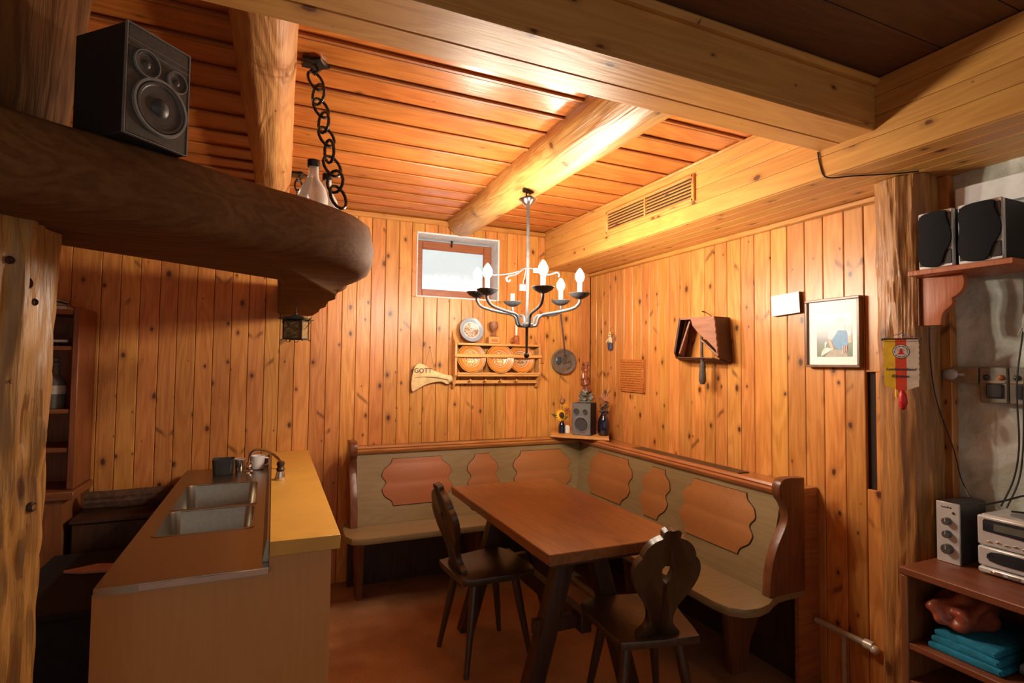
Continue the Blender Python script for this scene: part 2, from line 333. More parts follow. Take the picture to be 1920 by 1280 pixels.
def tube(bm, pts, r, n=8, closed=False, mm=None, cap=True):
    pts = [Vector(p) for p in pts]; k = len(pts); t = bmesh.new(); rings = []
    rr = r if isinstance(r, (list, tuple)) else [r]*k
    up = None
    for i, p in enumerate(pts):
        if closed: d = pts[(i+1) % k]-pts[i-1]
        else: d = pts[min(i+1, k-1)]-pts[max(i-1, 0)]
        d.normalize()
        if up is None: up = Vector((0, 0, 1)) if abs(d.z) < 0.9 else Vector((1, 0, 0))
        s = d.cross(up); s.normalize(); up = s.cross(d); up.normalize()
        rings.append([t.verts.new(p + rr[i]*(math.cos(2*math.pi*j/n)*s + math.sin(2*math.pi*j/n)*up)) for j in range(n)])
    for i in range(k if closed else k-1):
        a, b = rings[i], rings[(i+1) % k]
        for j in range(n): t.faces.new((a[j], a[(j+1) % n], b[(j+1) % n], b[j]))
    if not closed and cap: t.faces.new(rings[0][::-1]); t.faces.new(rings[-1])
    merge(bm, t, mm); return bm
def lathe(bm, prof, n=20, mm=None):
    t = bmesh.new(); rings = []
    for r, z in prof:
        if r < 1e-5: rings.append([t.verts.new((0, 0, z))])
        else: rings.append([t.verts.new((r*math.cos(2*math.pi*j/n), r*math.sin(2*math.pi*j/n), z)) for j in range(n)])
    for a, b in zip(rings, rings[1:]):
        for j in range(n):
            q = [a[j % len(a)], a[(j+1) % len(a)], b[(j+1) % len(b)], b[j % len(b)]]
            u = []
            for v in q:
                if v not in u: u.append(v)
            if len(u) > 2:
                try: t.faces.new(u)
                except ValueError: pass
    if len(rings[0]) > 1: t.faces.new(rings[0][::-1])
    if len(rings[-1]) > 1: t.faces.new(rings[-1])
    merge(bm, t, mm); return bm
def ball(bm, c, r, sc=(1, 1, 1), sub=2, wob=0.0, freq=3.0, seed=0):
    t = bmesh.new(); bmesh.ops.create_icosphere(t, subdivisions=sub, radius=1.0)
    for v in t.verts:
        k = 1.0 + (wob*noise.noise(v.co*freq+Vector((seed*7.7, seed, 0))) if wob else 0)
        v.co = Vector((v.co.x*sc[0]*r*k, v.co.y*sc[1]*r*k, v.co.z*sc[2]*r*k))
    merge(bm, t, Matrix.Translation(Vector(c))); return bm
def log_mesh(bm, p0, p1, r0, r1, n=40, k=40, amp=0.06, freq=2.2, seed=0.0, bend=0.0, carve=0.0):
    p0, p1 = Vector(p0), Vector(p1); d = (p1-p0); L = d.length; d.normalize()
    s = d.cross(Vector((0, 0, 1)) if abs(d.z) < 0.9 else Vector((1, 0, 0))); s.normalize(); u = s.cross(d)
    rings = []
    for i in range(k+1):
        f = i/k; c = p0 + d*L*f + s*bend*math.sin(f*5+seed) ; r = r0+(r1-r0)*f; ring = []
        for j in range(n):
            a = 2*math.pi*j/n; q = math.cos(a)*s+math.sin(a)*u
            w = 1 + amp*noise.noise(Vector((q.x*1.3, q.y*1.3+seed, q.z*1.3))*freq + d*f*L*2.0) + amp*0.35*noise.noise(Vector((math.cos(a)*6, math.sin(a)*6, f*L*5+seed*3)))
            if carve: w += carve*(noise.noise(Vector((math.cos(a)*7+f*L*1.5, math.sin(a)*7, f*L*9+seed)))+0.6*noise.noise(Vector((math.cos(a)*15, math.sin(a)*15-f*L*4, f*L*13-seed))))
            ring.append(bm.verts.new(c + q*r*w))
        rings.append(ring)
    for a, b in zip(rings, rings[1:]):
        for j in range(n): bm.faces.new((a[j], a[(j+1) % n], b[(j+1) % n], b[j]))
    bm.faces.new(rings[0][::-1]); bm.faces.new(rings[-1]); return bm
def crom(pts, sub=4, closed=False):
    P = [Vector(p) for p in pts]; n = len(P); out = []
    rng = n if closed else n-1
    for i in range(rng):
        if closed: a, b, c, d = P[i-1], P[i], P[(i+1) % n], P[(i+2) % n]
        else: a, b, c, d = P[max(i-1, 0)], P[i], P[i+1], P[min(i+2, n-1)]
        for j in range(sub):
            t = j/sub
            out.append(0.5*((2*b)+(c-a)*t+(2*a-5*b+4*c-d)*t*t+(3*b-a-3*c+d)*t**3))
    if not closed: out.append(P[-1])
    return out
PLANK = {}
def plank(name, lo, hi, mat, parent, bev=0.0028):
    lo, hi = Vector(lo), Vector(hi); s = hi-lo; key = (round(s.x, 4), round(s.y, 4), round(s.z, 4), mat, bev)
    if key not in PLANK:
        bm = NB(); box(bm, -s/2, s/2, bev); me = bpy.data.meshes.new(name); bmesh.ops.recalc_face_normals(bm, faces=bm.faces); bm.to_mesh(me); bm.free(); me.materials.append(M[mat]); PLANK[key] = me
    o = bpy.data.objects.new(name, PLANK[key]); C.objects.link(o); o.location = (lo+hi)/2; o.parent = parent; return o
def text_bm(body, size, mm, depth=0.0004, align='CENTER', shear=0.0):
    cu = bpy.data.curves.new('lettering', 'FONT'); cu.body = body; cu.size = size; cu.align_x = align; cu.extrude = depth; cu.shear = shear; cu.offset = size*0.012; cu.resolution_u = 2
    o = bpy.data.objects.new('lettering', cu); C.objects.link(o); dg = bpy.context.evaluated_depsgraph_get(); dg.update()
    me = bpy.data.meshes.new_from_object(o.evaluated_get(dg)); bpy.data.objects.remove(o)
    bm = NB(); bm.from_mesh(me); bpy.data.meshes.remove(me); bmesh.ops.transform(bm, matrix=mm, verts=bm.verts); return bm

# ================================================================== THE SETTING
bm = NB(); box(bm, (-1.80, -1.2, -0.05), (2.60, 3.95, 0.0)); struct(obj('floor', bm, 'floor', smooth=False))
# back wall: dark backing with the window hole, boards in front
WX0, WX1, WZ0, WZ1 = 0.908, 1.537, 1.912, 2.375
bm = NB()
for lo, hi in (((-1.8, YW+0.02, 0), (WX0, YW+0.20, 2.55)), ((WX1, YW+0.02, 0), (2.5, YW+0.20, 2.55)), ((WX0, YW+0.02, 0), (WX1, YW+0.20, WZ0)), ((WX0, YW+0.02, WZ1), (WX1, YW+0.20, 2.55))): box(bm, lo, hi)
wb = struct(obj('wall_back', bm, 'backing', smooth=False))
seams = [-1.80+0.0945*i for i in range(9)] + [-0.906, -0.815, -0.720, -0.622, -0.531, -0.433, -0.340, -0.243, -0.148, -0.054, 0.032, 0.120, 0.217, 0.316, 0.410, 0.503, 0.597, 0.690, 0.784, 0.874, 0.964, 1.060, 1.153, 1.244, 1.332, 1.425, 1.518, 1.603, 1.690, 1.780, 1.870, 1.966, 2.066, 2.158, 2.248, 2.340]
seams = sorted(s for i, s in enumerate(seams) if s <= -1.0 or i > 8); g = 0.0012
for a, b in zip(seams, seams[1:]):
    y0, y1 = YW, YW+0.019
    if b <= WX0 or a >= WX1: plank('wall_board', (a+g, y0, 0.001), (b-g, y1, 2.468), 'pine', wb); continue
    plank('wall_board', (a+g, y0, 0.001), (b-g, y1, WZ0), 'pine', wb); plank('wall_board', (a+g, y0, WZ1), (b-g, y1, 2.468), 'pine', wb)
    if a < WX0: plank('wall_board', (a+g, y0, WZ0), (WX0, y1, WZ1), 'pine', wb)
    if b > WX1: plank('wall_board', (WX1, y0, WZ0), (b-g, y1, WZ1), 'pine', wb)
# right wall
bm = NB(); box(bm, (XW+0.02, 1.30, 0), (XW+0.20, 3.95, 2.55)); wr = struct(obj('wall_right', bm, 'backing', smooth=False))
rs = [3.748, 3.66, 3.57, 3.48, 3.392, 3.29, 3.19, 3.09, 3.00, 2.905, 2.805, 2.70, 2.598, 2.481, 2.401, 2.308, 2.208, 2.118, 2.013, 1.915, 1.817, 1.721, 1.620, 1.530]
for a, b in zip(rs, rs[1:]): plank('wall_board', (XW, b+g, 0.001), (XW+0.019, a-g, 2.20), 'pine', wr)
plank('wall_board', (XW, 1.38, 0.001), (XW+0.019, 1.528, 0.93), 'pine', wr); plank('wall_board', (XW, 1.38, 1.43), (XW+0.019, 1.528, 2.20), 'pine', wr)
plank('wall_board', (XW, 1.38, 0.93), (XW+0.019, 1.487, 1.43), 'pine', wr)
# left wall (out of view, closes the room)
bm = NB(); box(bm, (-1.84, -1.2, 0), (-1.82, 3.77, 2.55)); wl = struct(obj('wall_left', bm, 'backing', smooth=False))
for i in range(26): plank('wall_board', (-1.82, 3.74-0.19*(i+1)+g, 0.001), (-1.80, 3.74-0.19*i-g, 2.468), 'pine', wl)
# rough plaster wall beyond the post
def plaster():
    bm = NB(); ny, nz = 150, 130; y0, y1, z0, z1 = -1.2, 1.235, 0.0, 2.18; rows = []
    for i in range(nz+1):
        row = []
        for j in range(ny+1):
            y = y0+(y1-y0)*j/ny; z = z0+(z1-z0)*i/nz; p = Vector((y, z, 0))
            d = 0.012*noise.noise(p*4.0) + 0.010*noise.noise(p*11+Vector((3, 1, 0))) + 0.007*abs(noise.noise(p*26))
            row.append(bm.verts.new((XW+0.004-max(d, -0.004), y, z)))
        rows.append(row)
    for a, b in zip(rows, rows[1:]):
        for j in range(ny): bm.faces.new((a[j], a[j+1], b[j+1], b[j]))
    bv = [bm.verts.new((XW+0.2, y, z)) for y, z in ((y0, z0), (y1, z0), (y1, z1), (y0, z1))]; bm.faces.new(bv)
    return struct(obj('wall_plaster', bm, 'plaster', ang=180))
plaster()
bm = NB(); box(bm, (2.296, -1.2, 2.03), (2.345, 1.16, 2.115), 0.004); struct(obj('trim_1', bm, 'white'))
bm = NB(); box(bm, (2.306, 1.185, 0.0), (2.345, 1.232, 2.18), 0.004); struct(obj('trim_2', bm, 'pine'))
# ceiling: planks across the room with cover battens
bm = NB(); box(bm, (-1.82, -1.2, ZC+0.02), (2.5, 3.95, ZC+0.06)); ce = struct(obj('ceiling', bm, 'backing', smooth=False))
cy = [1.40, 1.60, 1.785, 1.950, 2.115, 2.305, 2.515, 2.715, 2.900, 3.070, 3.235, 3.400, 3.575, 3.75]
for a, b in zip(cy, cy[1:]):
    plank('ceiling_plank', (-1.80, a+0.002, ZC), (1.93, b-0.002, ZC+0.018), 'ceil', ce)
    if b < 3.7:
        plank('ceiling_batten', (-1.80, b-0.019, ZC-0.010), (1.93, b+0.001, ZC-0.001), 'ceil_batten', ce, 0.003)
        plank('ceiling_batten', (-1.80, b+0.005, ZC-0.007), (1.93, b+0.015, ZC-0.001), 'ceil_batten', ce, 0.002)
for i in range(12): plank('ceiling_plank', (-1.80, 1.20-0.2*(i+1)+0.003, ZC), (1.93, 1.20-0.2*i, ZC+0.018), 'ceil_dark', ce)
# boxed cross beam
bm = NB(); box(bm, (-1.80, 1.225, 2.300), (1.92, 1.408, ZC)); be = struct(obj('trim_3', bm, 'backing', smooth=False))
plank('beam_board', (-1.80, 1.210, 2.285), (1.92, 1.334, 2.301), 'beam', be); plank('beam_board', (-1.80, 1.337, 2.285), (1.92, 1.422, 2.301), 'beam', be)
plank('beam_board', (-1.80, 1.206, 2.298), (1.92, 1.226, 2.440), 'beam', be); plank('beam_board', (-1.80, 1.407, 2.298), (1.92, 1.424, ZC-0.002), 'beam', be)
plank('beam_molding', (-1.80, 1.180, 2.440), (1.92, 1.226, ZC-0.002), 'beam', be, 0.012); plank('beam_molding', (-1.80, 1.424, 2.448), (1.92, 1.450, ZC-0.002), 'beam', be, 0.008)
# soffit along the right wall
bm = NB(); box(bm, (1.936, -1.2, 2.196), (2.5, 3.75, ZC+0.02)); so = struct(obj('trim_4', bm, 'backing', smooth=False))
zs = [2.180, 2.262, 2.335, 2.405, ZC-0.002]
for a, b in zip(zs, zs[1:]): plank('soffit_board', (1.920, -1.2, a+0.0008), (1.937, 3.748, b-0.0008), 'soffit', so, 0.002)
xs = [1.9375, 2.015, 2.095, 2.175, 2.255, 2.345]
for a, b in zip(xs, xs[1:]): plank('soffit_board', (a+0.0008, -1.2, 2.180), (b-0.0008, 3.748, 2.197), 'soffit', so, 0.002)
# mouldings
bm = NB(); box(bm, (-1.80, 3.722, 2.430), (1.92, 3.750, 2.468), 0.008); struct(obj('trim_5', bm, 'pine_trim_x'))
bm = NB(); box(bm, (2.312, 1.37, 2.150), (2.340, 3.75, 2.180), 0.006); struct(obj('trim_6', bm, 'pine_trim_y'))
bm = NB(); box(bm, (1.903, 1.45, 2.452), (1.920, 3.72, 2.468), 0.005); struct(obj('trim_7', bm, 'soffit'))
bm = NB(); box(bm, (1.860, 3.738, 1.45), (1.919, 3.750, 2.43), 0.003); struct(obj('trim_8', bm, 'pine'))

# window
w = bpy.data.objects.new('window_1', None); C.objects.link(w); w.location = (WX0, 3.92, WZ0); struct(w); ROOT[w] = Matrix.Translation(w.location)
bm = NB(); d = 3.93
box(bm, (WX0, YW-0.002, WZ1-0.012), (WX1, d, WZ1)); box(bm, (WX1-0.012, YW-0.002, WZ0), (WX1, d, WZ1-0.0121)); box(bm, (WX0, YW+0.022, WZ0), (WX0+0.012, d, WZ1-0.0121)); box(bm, (WX0+0.0121, YW+0.022, WZ0), (WX1-0.0121, d, WZ0+0.012))
obj('reveal', bm, 'reveal', w)
bm = NB(); a0, a1, c0, c1 = WX0+0.013, WX1-0.013, WZ0+0.013, WZ1-0.030; fw = 0.062
box(bm, (a0, 3.885, c0), (a0+fw, 3.92, c1), 0.004); box(bm, (a1-fw, 3.885, c0), (a1, 3.92, c1), 0.004); box(bm, (a0+fw, 3.886, c0), (a1-fw, 3.92, c0+fw), 0.004); box(bm, (a0+fw, 3.886, c1-fw), (a1-fw, 3.92, c1), 0.004)
obj('window_frame', bm, 'winframe', w)
bm = NB(); box(bm, (a0+fw-0.005, 3.905, c0+fw-0.005), (a1-fw+0.005, 3.911, c1-fw+0.005)); obj('pane', bm, 'pane', w, smooth=False)
bm = NB(); tube(bm, [(1.20, 3.884, c1-0.01), (1.20, 3.870, c1-0.012), (1.20, 3.866, c1-0.035)], 0.006); ball(bm, (1.20, 3.868, c1+0.004), 0.010); obj('window_latch', bm, 'blackiron', w)

# vent grille in the soffit
t = T('vent_grille', 'pale wooden louvre grille set into the spruce boxing near the ceiling', 'vent', (1.92, 2.49, 2.29))
bm = NB(); box(bm, (1.9165, 2.105, 2.285), (1.9195, 2.875, 2.402)); obj('backing', bm, 'backing', t, smooth=False)
bm = NB()
for lo, hi in (((1.906, 2.10, 2.276), (1.920, 2.88, 2.290)), ((1.906, 2.10, 2.398), (1.920, 2.88, 2.412)), ((1.906, 2.095, 2.276), (1.920, 2.113, 2.412)), ((1.906, 2.867, 2.276), (1.920, 2.885, 2.412)), ((1.904, 2.482, 2.290), (1.919, 2.494, 2.398))): box(bm, lo, hi, 0.002)
obj('grille_frame', bm, 'soffit', t)
for i in range(6):
    for y0, y1 in ((2.113, 2.482), (2.494, 2.867)):
        bm = NB(); prism(bm, [(1.908, 2.294+i*0.0175), (1.9115, 2.292+i*0.0175), (1.917, 2.300+i*0.0175), (1.9135, 2.302+i*0.0175)], y0, y1, Matrix(((1, 0, 0, 0), (0, 0, 1, 0), (0, 1, 0, 0), (0, 0, 0, 1)))); obj('slat', bm, 'soffit', t)

# logs
bm = NB(); log_mesh(bm, (1.175, 1.424, 2.425), (1.235, 3.722, 2.478), 0.128, 0.114, amp=0.07, seed=1.0, bend=0.004)
tag(obj('log_beam', bm, 'log_y', origin=(1.175, 1.424, 2.425)), 'thick peeled log beam under the ceiling that carries the chandelier', 'beam')
bm = NB(); log_mesh(bm, (-0.045, 1.424, 2.425), (-0.030, 3.722, 2.425), 0.092, 0.085, amp=0.08, seed=4.0, bend=0.006)
tag(obj('log_beam', bm, 'log_y', origin=(-0.045, 1.424, 2.425)), 'peeled log beam under the ceiling between black loudspeaker and iron chain', 'beam')
bm = NB(); log_mesh(bm, (-0.612, 1.545, 0.0), (-0.614, 1.545, 1.752), 0.128, 0.148, n=96, k=200, carve=0.045, amp=0.15, seed=8.0, bend=0.010)
tag(obj('log_post', bm, 'log_z', origin=(-0.595, 1.545, 0)), 'knotty peeled tree trunk post holding up the dark wooden slab', 'post')
KP = bpy.data.objects['log_post']
for (x, y, z), r in (((-0.507, 1.450, 1.653), 0.006), ((-0.487, 1.478, 1.610), 0.010), ((-0.479, 1.497, 1.571), 0.006), ((-0.473, 1.518, 1.124), 0.008), ((-0.500, 1.460, 1.40), 0.004)):
    dv = Vector((x+0.612, y-1.545, 0)).normalized(); kc = Vector((x, y, z))-dv*0.004
    bm = NB(); lathe(bm, [(r*1.5, -0.012), (r*1.35, 0.004), (r*1.05, 0.007), (r*0.8, 0.002), (0, 0.0)], 14, frame(kc, Vector((0, 0, 1)).cross(dv), (0, 0, 1))); obj('knot', bm, 'scoop_dark', KP)
bm = NB(); log_mesh(bm, (-0.595, 1.545, 1.921), (-0.590, 1.560, 2.468), 0.140, 0.170, n=40, k=30, amp=0.10, seed=11.0)
tag(obj('log_post', bm, 'log_shaded', origin=(-0.595, 1.545, 1.921)), 'short tree trunk section between the dark slab and the ceiling', 'post')
bm = NB(); log_mesh(bm, (2.250, 1.304, 0.0), (2.250, 1.300, 2.178), 0.092, 0.095, n=96, k=220, carve=0.040, amp=0.14, seed=21.0, bend=0.006)
tag(obj('log_post', bm, 'log_z', origin=(2.262, 1.31, 0)), 'rough hewn log post between the pine wall and the plaster wall', 'post')
# ================================================================== HANGING SLAB
top = [(-1.25, 0.76), (-0.80, 1.06), (-0.473, 1.277), (-0.394, 1.332), (-0.290, 1.392), (-0.197, 1.447), (-0.110, 1.510), (-0.029, 1.574), (0.080, 1.640), (0.178, 1.712), (0.245, 1.790), (0.292, 1.880), (0.308, 1.99), (0.298, 2.12), (0.274, 2.25), (0.280, 2.36), (0.262, 2.46), (0.262, 2.60), (0.272, 2.70), (0.250, 2.82), (0.256, 3.0), (0.262, 3.12), (0.240, 3.25), (0.248, 3.45), (0.238, 3.60), (0.235, 3.745)]
inner = [(0.015, 3.745), (0.015, 3.0), (0.005, 2.165), (-0.25, 1.975), (-0.53, 1.775), (-0.90, 1.515), (-1.32, 1.22)]
def slab():
    bm = NB(); outer = [Vector((x, y, 0)) for x, y in top]; no = []
    for i, p in enumerate(outer):
        d = outer[min(i+1, len(outer)-1)]-outer[max(i-1, 0)]; no.append(Vector((d.y, -d.x, 0)).normalized())
    rings = []
    for z, o, oi in ((1.920, -0.020, 0.006), (1.908, -0.004, 0.0), (1.860, 0.010, 0.0), (1.820, 0.012, 0.0), (1.785, 0.006, 0.0), (1.757, -0.010, 0.0), (1.745, -0.040, 0.012)):
        ring = []
        for i, (p, nn) in enumerate(zip(outer, no)):
            f = 1.0 if i < 12 else max(0.15, 1-(i-12)*0.15)
            w = 0.006*noise.noise(Vector((p.x*9, p.y*9, z*14)))
            q = p+nn*(o*f+w); ring.append(bm.verts.new((q.x, min(q.y, 3.747), z)))
        for k, (x, y) in enumerate(inner): ring.append(bm.verts.new((x+oi, y-oi if k > 1 else y, z)))
        rings.append(ring)
    n = len(rings[0])
    for a, b in zip(rings, rings[1:]):
        for j in range(n): bm.faces.new((a[j], a[(j+1) % n], b[(j+1) % n], b[j]))
    bm.faces.new(rings[0]); bm.faces.new(rings[-1][::-1])
    return tag(obj('hanging_slab', bm, 'slab', ang=50), 'huge dark stained live edge slab hanging over the bar on chains', 'shelf')
slab()
def link_pts(L, Wd, ax, c, e):
    # elongated ring: long axis ax, wide axis e
    out = []
    for j in range(14):
        a = 2*math.pi*j/14; out.append(Vector(c)+ax*(L/2*math.cos(a))+e*(Wd/2*math.sin(a)))
    return out
def chain(name, label, p0, p1, n, L, Wd, r):
    p0, p1 = Vector(p0), Vector(p1); t = T(name, label, 'chain', p0, 0, 'iron chains holding the slab')
    bm = NB(); pts = []
    for j in range(10):
        a = 2*math.pi*j/10; rr = 0.050 if j % 2 == 0 else 0.032; pts.append((p0.x+rr*math.cos(a), p0.y+rr*math.sin(a)))
    prism(bm, pts, ZC-0.014, ZC-0.004); tube(bm, [(p0.x, p0.y, ZC-0.012), (p0.x+0.012, p0.y, ZC-0.030), (p0.x, p0.y, ZC-0.045), (p0.x-0.012, p0.y, ZC-0.032)], 0.006, closed=False); obj('ceiling_hook', bm, 'blackiron', t)
    ax = (p1-p0).normalized()
    for i in range(n):
        c = p0+(p1-p0)*((i+0.5)/n); ang = 0.5 if i % 2 == 0 else 0.5+math.pi/2 + random.uniform(-0.4, 0.3)
        e = Vector((math.cos(ang), math.sin(ang), 0)); e = (e-ax*e.dot(ax)).normalized()
        bm = NB(); tube(bm, link_pts(L*random.uniform(0.94, 1.05), Wd*random.uniform(0.9, 1.08), ax, c, e), r, 7, closed=True); obj('link', bm, 'blackiron', t)
chain('iron_chain', 'black iron chain from the ceiling to the near end of the slab', (0.102, 1.93, ZC-0.045), (0.176, 1.745, 1.935), 9, 0.078, 0.062, 0.0050)
chain('iron_chain', 'black iron chain behind the glass bottles, partly hidden by the slab', (0.100, 3.14, ZC-0.045), (0.10, 3.14, 1.935), 10, 0.062, 0.046, 0.0055)

# loudspeaker helper: local x = width, y = depth (front at y = 0, facing -y), z up
def driver(bm_ring, bm_cone, cx, cz, r, dish, plane=0.0, dome=0.35):
    mm = Matrix.Translation((cx, plane, cz)) @ Matrix.Rotation(math.pi/2, 4, 'X')
    lathe(bm_ring, [(r*0.90, 0.0005), (r*0.92, 0.006), (r, 0.006), (r*1.03, 0.0005)], 28, mm)
    lathe(bm_cone, [(r*0.90, 0.001), (r*0.86, 0.005), (r*0.78, 0.0045), (r*0.74, 0.002), (r*dome, -dish), (r*dome*0.7, -dish+r*0.12), (0, -dish+r*0.18)], 28, mm)
def loudspeaker(name, label, loc, rz, wd, dp, ht, drivers, mat_front, group=None, band=False):
    t = T(name, label, 'loudspeaker', loc, rz, group)
    bm = NB(); box(bm, (-wd/2, 0.006, 0), (wd/2, dp, ht), 0.003); obj('cabinet', bm, 'black', t, local=True)
    bm = NB(); m = 0.004; box(bm, (-wd/2+m, 0.001, m), (wd/2-m, 0.0065, ht-m), 0.001); fr = obj('front_panel', bm, mat_front, t, local=True)
    bm = NB(); e = 0.0022
    for lo, hi in (((-wd/2, -0.0005, 0), (-wd/2+e, 0.007, ht)), ((wd/2-e, -0.0005, 0), (wd/2, 0.007, ht)), ((-wd/2+e, -0.0005, 0), (wd/2-e, 0.007, e)), ((-wd/2+e, -0.0005, ht-e), (wd/2-e, 0.007, ht))): box(bm, lo, hi)
    if band:
        box(bm, (-wd/2+e, -0.0005, ht*0.80), (wd/2-e, 0.002, ht*0.805)); box(bm, (-wd/2+e, -0.0005, ht*0.855), (wd/2-e, 0.002, ht*0.859))
    obj('edge_trim', bm, 'rimgrey', t, local=True)
    for (cx, cz, r, dish) in drivers:
        br, bc = NB(), NB(); driver(br, bc, cx, cz, r, dish); k = obj('driver_cone', bc, 'cone', t, local=True); obj('driver_ring', br, 'rimgrey', k, local=True)
    return t
# big speaker on the slab, facing the room
loudspeaker('black_loudspeaker', 'large black loudspeaker with three round openings on the dark slab', (-0.247, 1.392, 1.921), math.atan2(0.104, 0.100), 0.146, 0.165, 0.238,
            [(0.004, 0.083, 0.062, 0.0), (-0.030, 0.165, 0.029, 0.0), (0.040, 0.158, 0.024, 0.0)], 'baffle', band=True)
def bottle(label, x, y, z, h, r, mat='glassbottle'):
    t = T('glass_bottle', label, 'bottle', (x, y, z), 0, 'clear bottles on the slab')
    bm = NB(); lathe(bm, [(r*0.9, 0), (r, 0.01), (r, h*0.45), (r*0.85, h*0.58), (r*0.42, h*0.72), (r*0.33, h*0.80), (r*0.33, h*0.93)], 22, None); obj('glass', bm, mat, t, local=True)
    bm = NB(); lathe(bm, [(r*0.40, h*0.90), (r*0.42, h*0.91), (r*0.42, h), (0, h)], 18); obj('cap', bm, 'blackiron', t, local=True)
bottle('milky glass bottle with black cap on the slab, in front of its neighbour', 0.114, 2.04, 1.921, 0.245, 0.052); bottle('milky glass bottle half hidden behind the chain on the slab', 0.172, 2.17, 1.921, 0.245, 0.045)

# lantern below the slab
t = T('lantern', 'small black metal lantern with scrolls hanging under the slab', 'lantern', (0.103, 3.0, 1.552), -0.42)
bm = NB(); h = 0.045
for sx in (-1, 1):
    for sy in (-1, 1): box(bm, (sx*h-0.004, sy*h-0.004, 0.010), (sx*h+0.004, sy*h+0.004, 0.108))
for z in (0.010, 0.102):
    for s in (-1, 1): box(bm, (-h, s*h-0.003, z-0.004), (h, s*h+0.003, z+0.004)); box(bm, (s*h-0.003, -h, z-0.004), (s*h+0.003, h, z+0.004))
obj('cage', bm, 'lantern', t, local=True)
for s in (-1, 1):
    bm = NB(); box(bm, (-h+0.004, s*h-0.0012, 0.014), (h-0.004, s*h+0.0012, 0.100)); obj('glass_pane', bm, 'amber', t, local=True)
    bm = NB(); box(bm, (s*h-0.0012, -h+0.004, 0.014), (s*h+0.0012, h-0.004, 0.100)); obj('glass_pane', bm, 'amber', t, local=True)
bm = NB(); prism(bm, [(-0.066, -0.066), (0.066, -0.066), (0.066, 0.066), (-0.066, 0.066)], 0.108, 0.112)
tt = bmesh.new(); vs = [tt.verts.new(p) for p in ((-0.062, -0.062, 0.112), (0.062, -0.062, 0.112), (0.062, 0.062, 0.112), (-0.062, 0.062, 0.112), (-0.02, -0.02, 0.128), (0.02, -0.02, 0.128), (0.02, 0.02, 0.128), (-0.02, 0.02, 0.128), (0, 0, 0.136))]
for a, b in ((0, 1), (1, 2), (2, 3), (3, 0)): tt.faces.new((vs[a], vs[b], vs[b+4], vs[a+4])); tt.faces.new((vs[a+4], vs[b+4], vs[8]))
merge(bm, tt); ball(bm, (0, 0, 0.139), 0.006, sub=1); tube(bm, [(0, 0, 0.139), (0, 0, 0.194)], 0.0022, 6); obj('roof', bm, 'lantern', t, local=True)
for s in (-1, 1):
    bm = NB(); pts = [(s*0.050, -s*0.02, 0.058), (s*0.075, -s*0.035, 0.078), (s*0.092, -s*0.045, 0.100), (s*0.086, -s*0.045, 0.112), (s*0.080, -s*0.040, 0.104), (s*0.092, -s*0.046, 0.116), (s*0.088, -s*0.044, 0.132), (s*0.074, -s*0.036, 0.130), (s*0.070, -s*0.035, 0.114)]
    tube(bm, crom(pts, 3), 0.0016, 6); tube(bm, crom([(s*0.025, -0.047, 0.09), (s*0.005, -0.049, 0.075), (s*0.03, -0.049, 0.060), (s*0.008, -0.049, 0.040), (s*0.028, -0.049, 0.030), (0, -0.049, 0.020)], 3), 0.0016, 6); obj('scroll', bm, 'lantern', t, local=True)
bm = NB()
for s in (-1, 1):
    tube(bm, [(s*0.020+0.011*math.cos(a/12*2*math.pi), -h, 0.002+0.011*math.sin(a/12*2*math.pi)) for a in range(12)], 0.0016, 6, closed=True)
    for q in (-1, 1): tube(bm, [(s*h, q*h, 0.008), (s*(h+0.012), q*(h+0.012), 0.0)], 0.003, 6)
obj('foot_scroll', bm, 'lantern', t, local=True)

# ================================================================== BAR
t = T('bar_cabinet', 'plain brown bar cabinet under the sink and yellow ledge', 'cabinet', (-0.13, 1.92, 0))
bm = NB(); prism(bm, [(-0.455, 0.0), (0.194, 0.0), (0.194, 0.828), (0.0045, 0.828), (0.0045, 0.775), (-0.455, 0.775)], 1.915, 1.940, Matrix(((1, 0, 0, 0), (0, 0, 1, 0), (0, 1, 0, 0), (0, 0, 0, 1))), 0.001); obj('end_panel', bm, 'counter', t)
bm = NB(); box(bm, (0.170, 1.940, 0.0), (0.194, 3.745, 0.828)); obj('back_panel', bm, 'counter', t)
bm = NB(); box(bm, (-0.430, 1.940, 0.05), (-0.410, 3.745, 0.770)); box(bm, (-0.41, 1.940, 0.0), (-0.38, 3.745, 0.05)); obj('front_panel', bm, 'redwood', t)
bm = NB(); box(bm, (-0.43, 1.945, 0.30), (0.165, 3.74, 0.318)); obj('inner_shelf', bm, 'redwood', t)
t = T('sink_worktop', 'stainless steel double sink worktop beside the yellow ledge', 'sink', (-0.22, 1.9, 0.80))
def rrect(x0, y0, x1, y1, r, n=5):
    out = []
    for cx, cy_, a0 in ((x1-r, y1-r, 0), (x0+r, y1-r, 90), (x0+r, y0+r, 180), (x1-r, y0+r, 270)):
        for i in range(n+1): a = math.radians(a0+90*i/n); out.append((cx+r*math.cos(a), cy_+r*math.sin(a)))
    return out
B1, B2 = (-0.385, 2.745, -0.060, 3.240), (-0.385, 2.360, -0.060, 2.715)
bm = NB(); xe = 0.004
for lo, hi in (((-0.447, 1.893, 0.776), (-0.385, 3.70, 0.80)), ((-0.060, 1.893, 0.776), (xe, 3.70, 0.80)), ((-0.385, 1.893, 0.776), (-0.060, 2.360, 0.80)), ((-0.385, 2.715, 0.776), (-0.060, 2.745, 0.80)), ((-0.385, 3.240, 0.776), (-0.060, 3.70, 0.80))): box(bm, lo, hi)
bmesh.ops.remove_doubles(bm, verts=bm.verts, dist=1e-5); obj('counter_top', bm, 'steel', t, smooth=False)
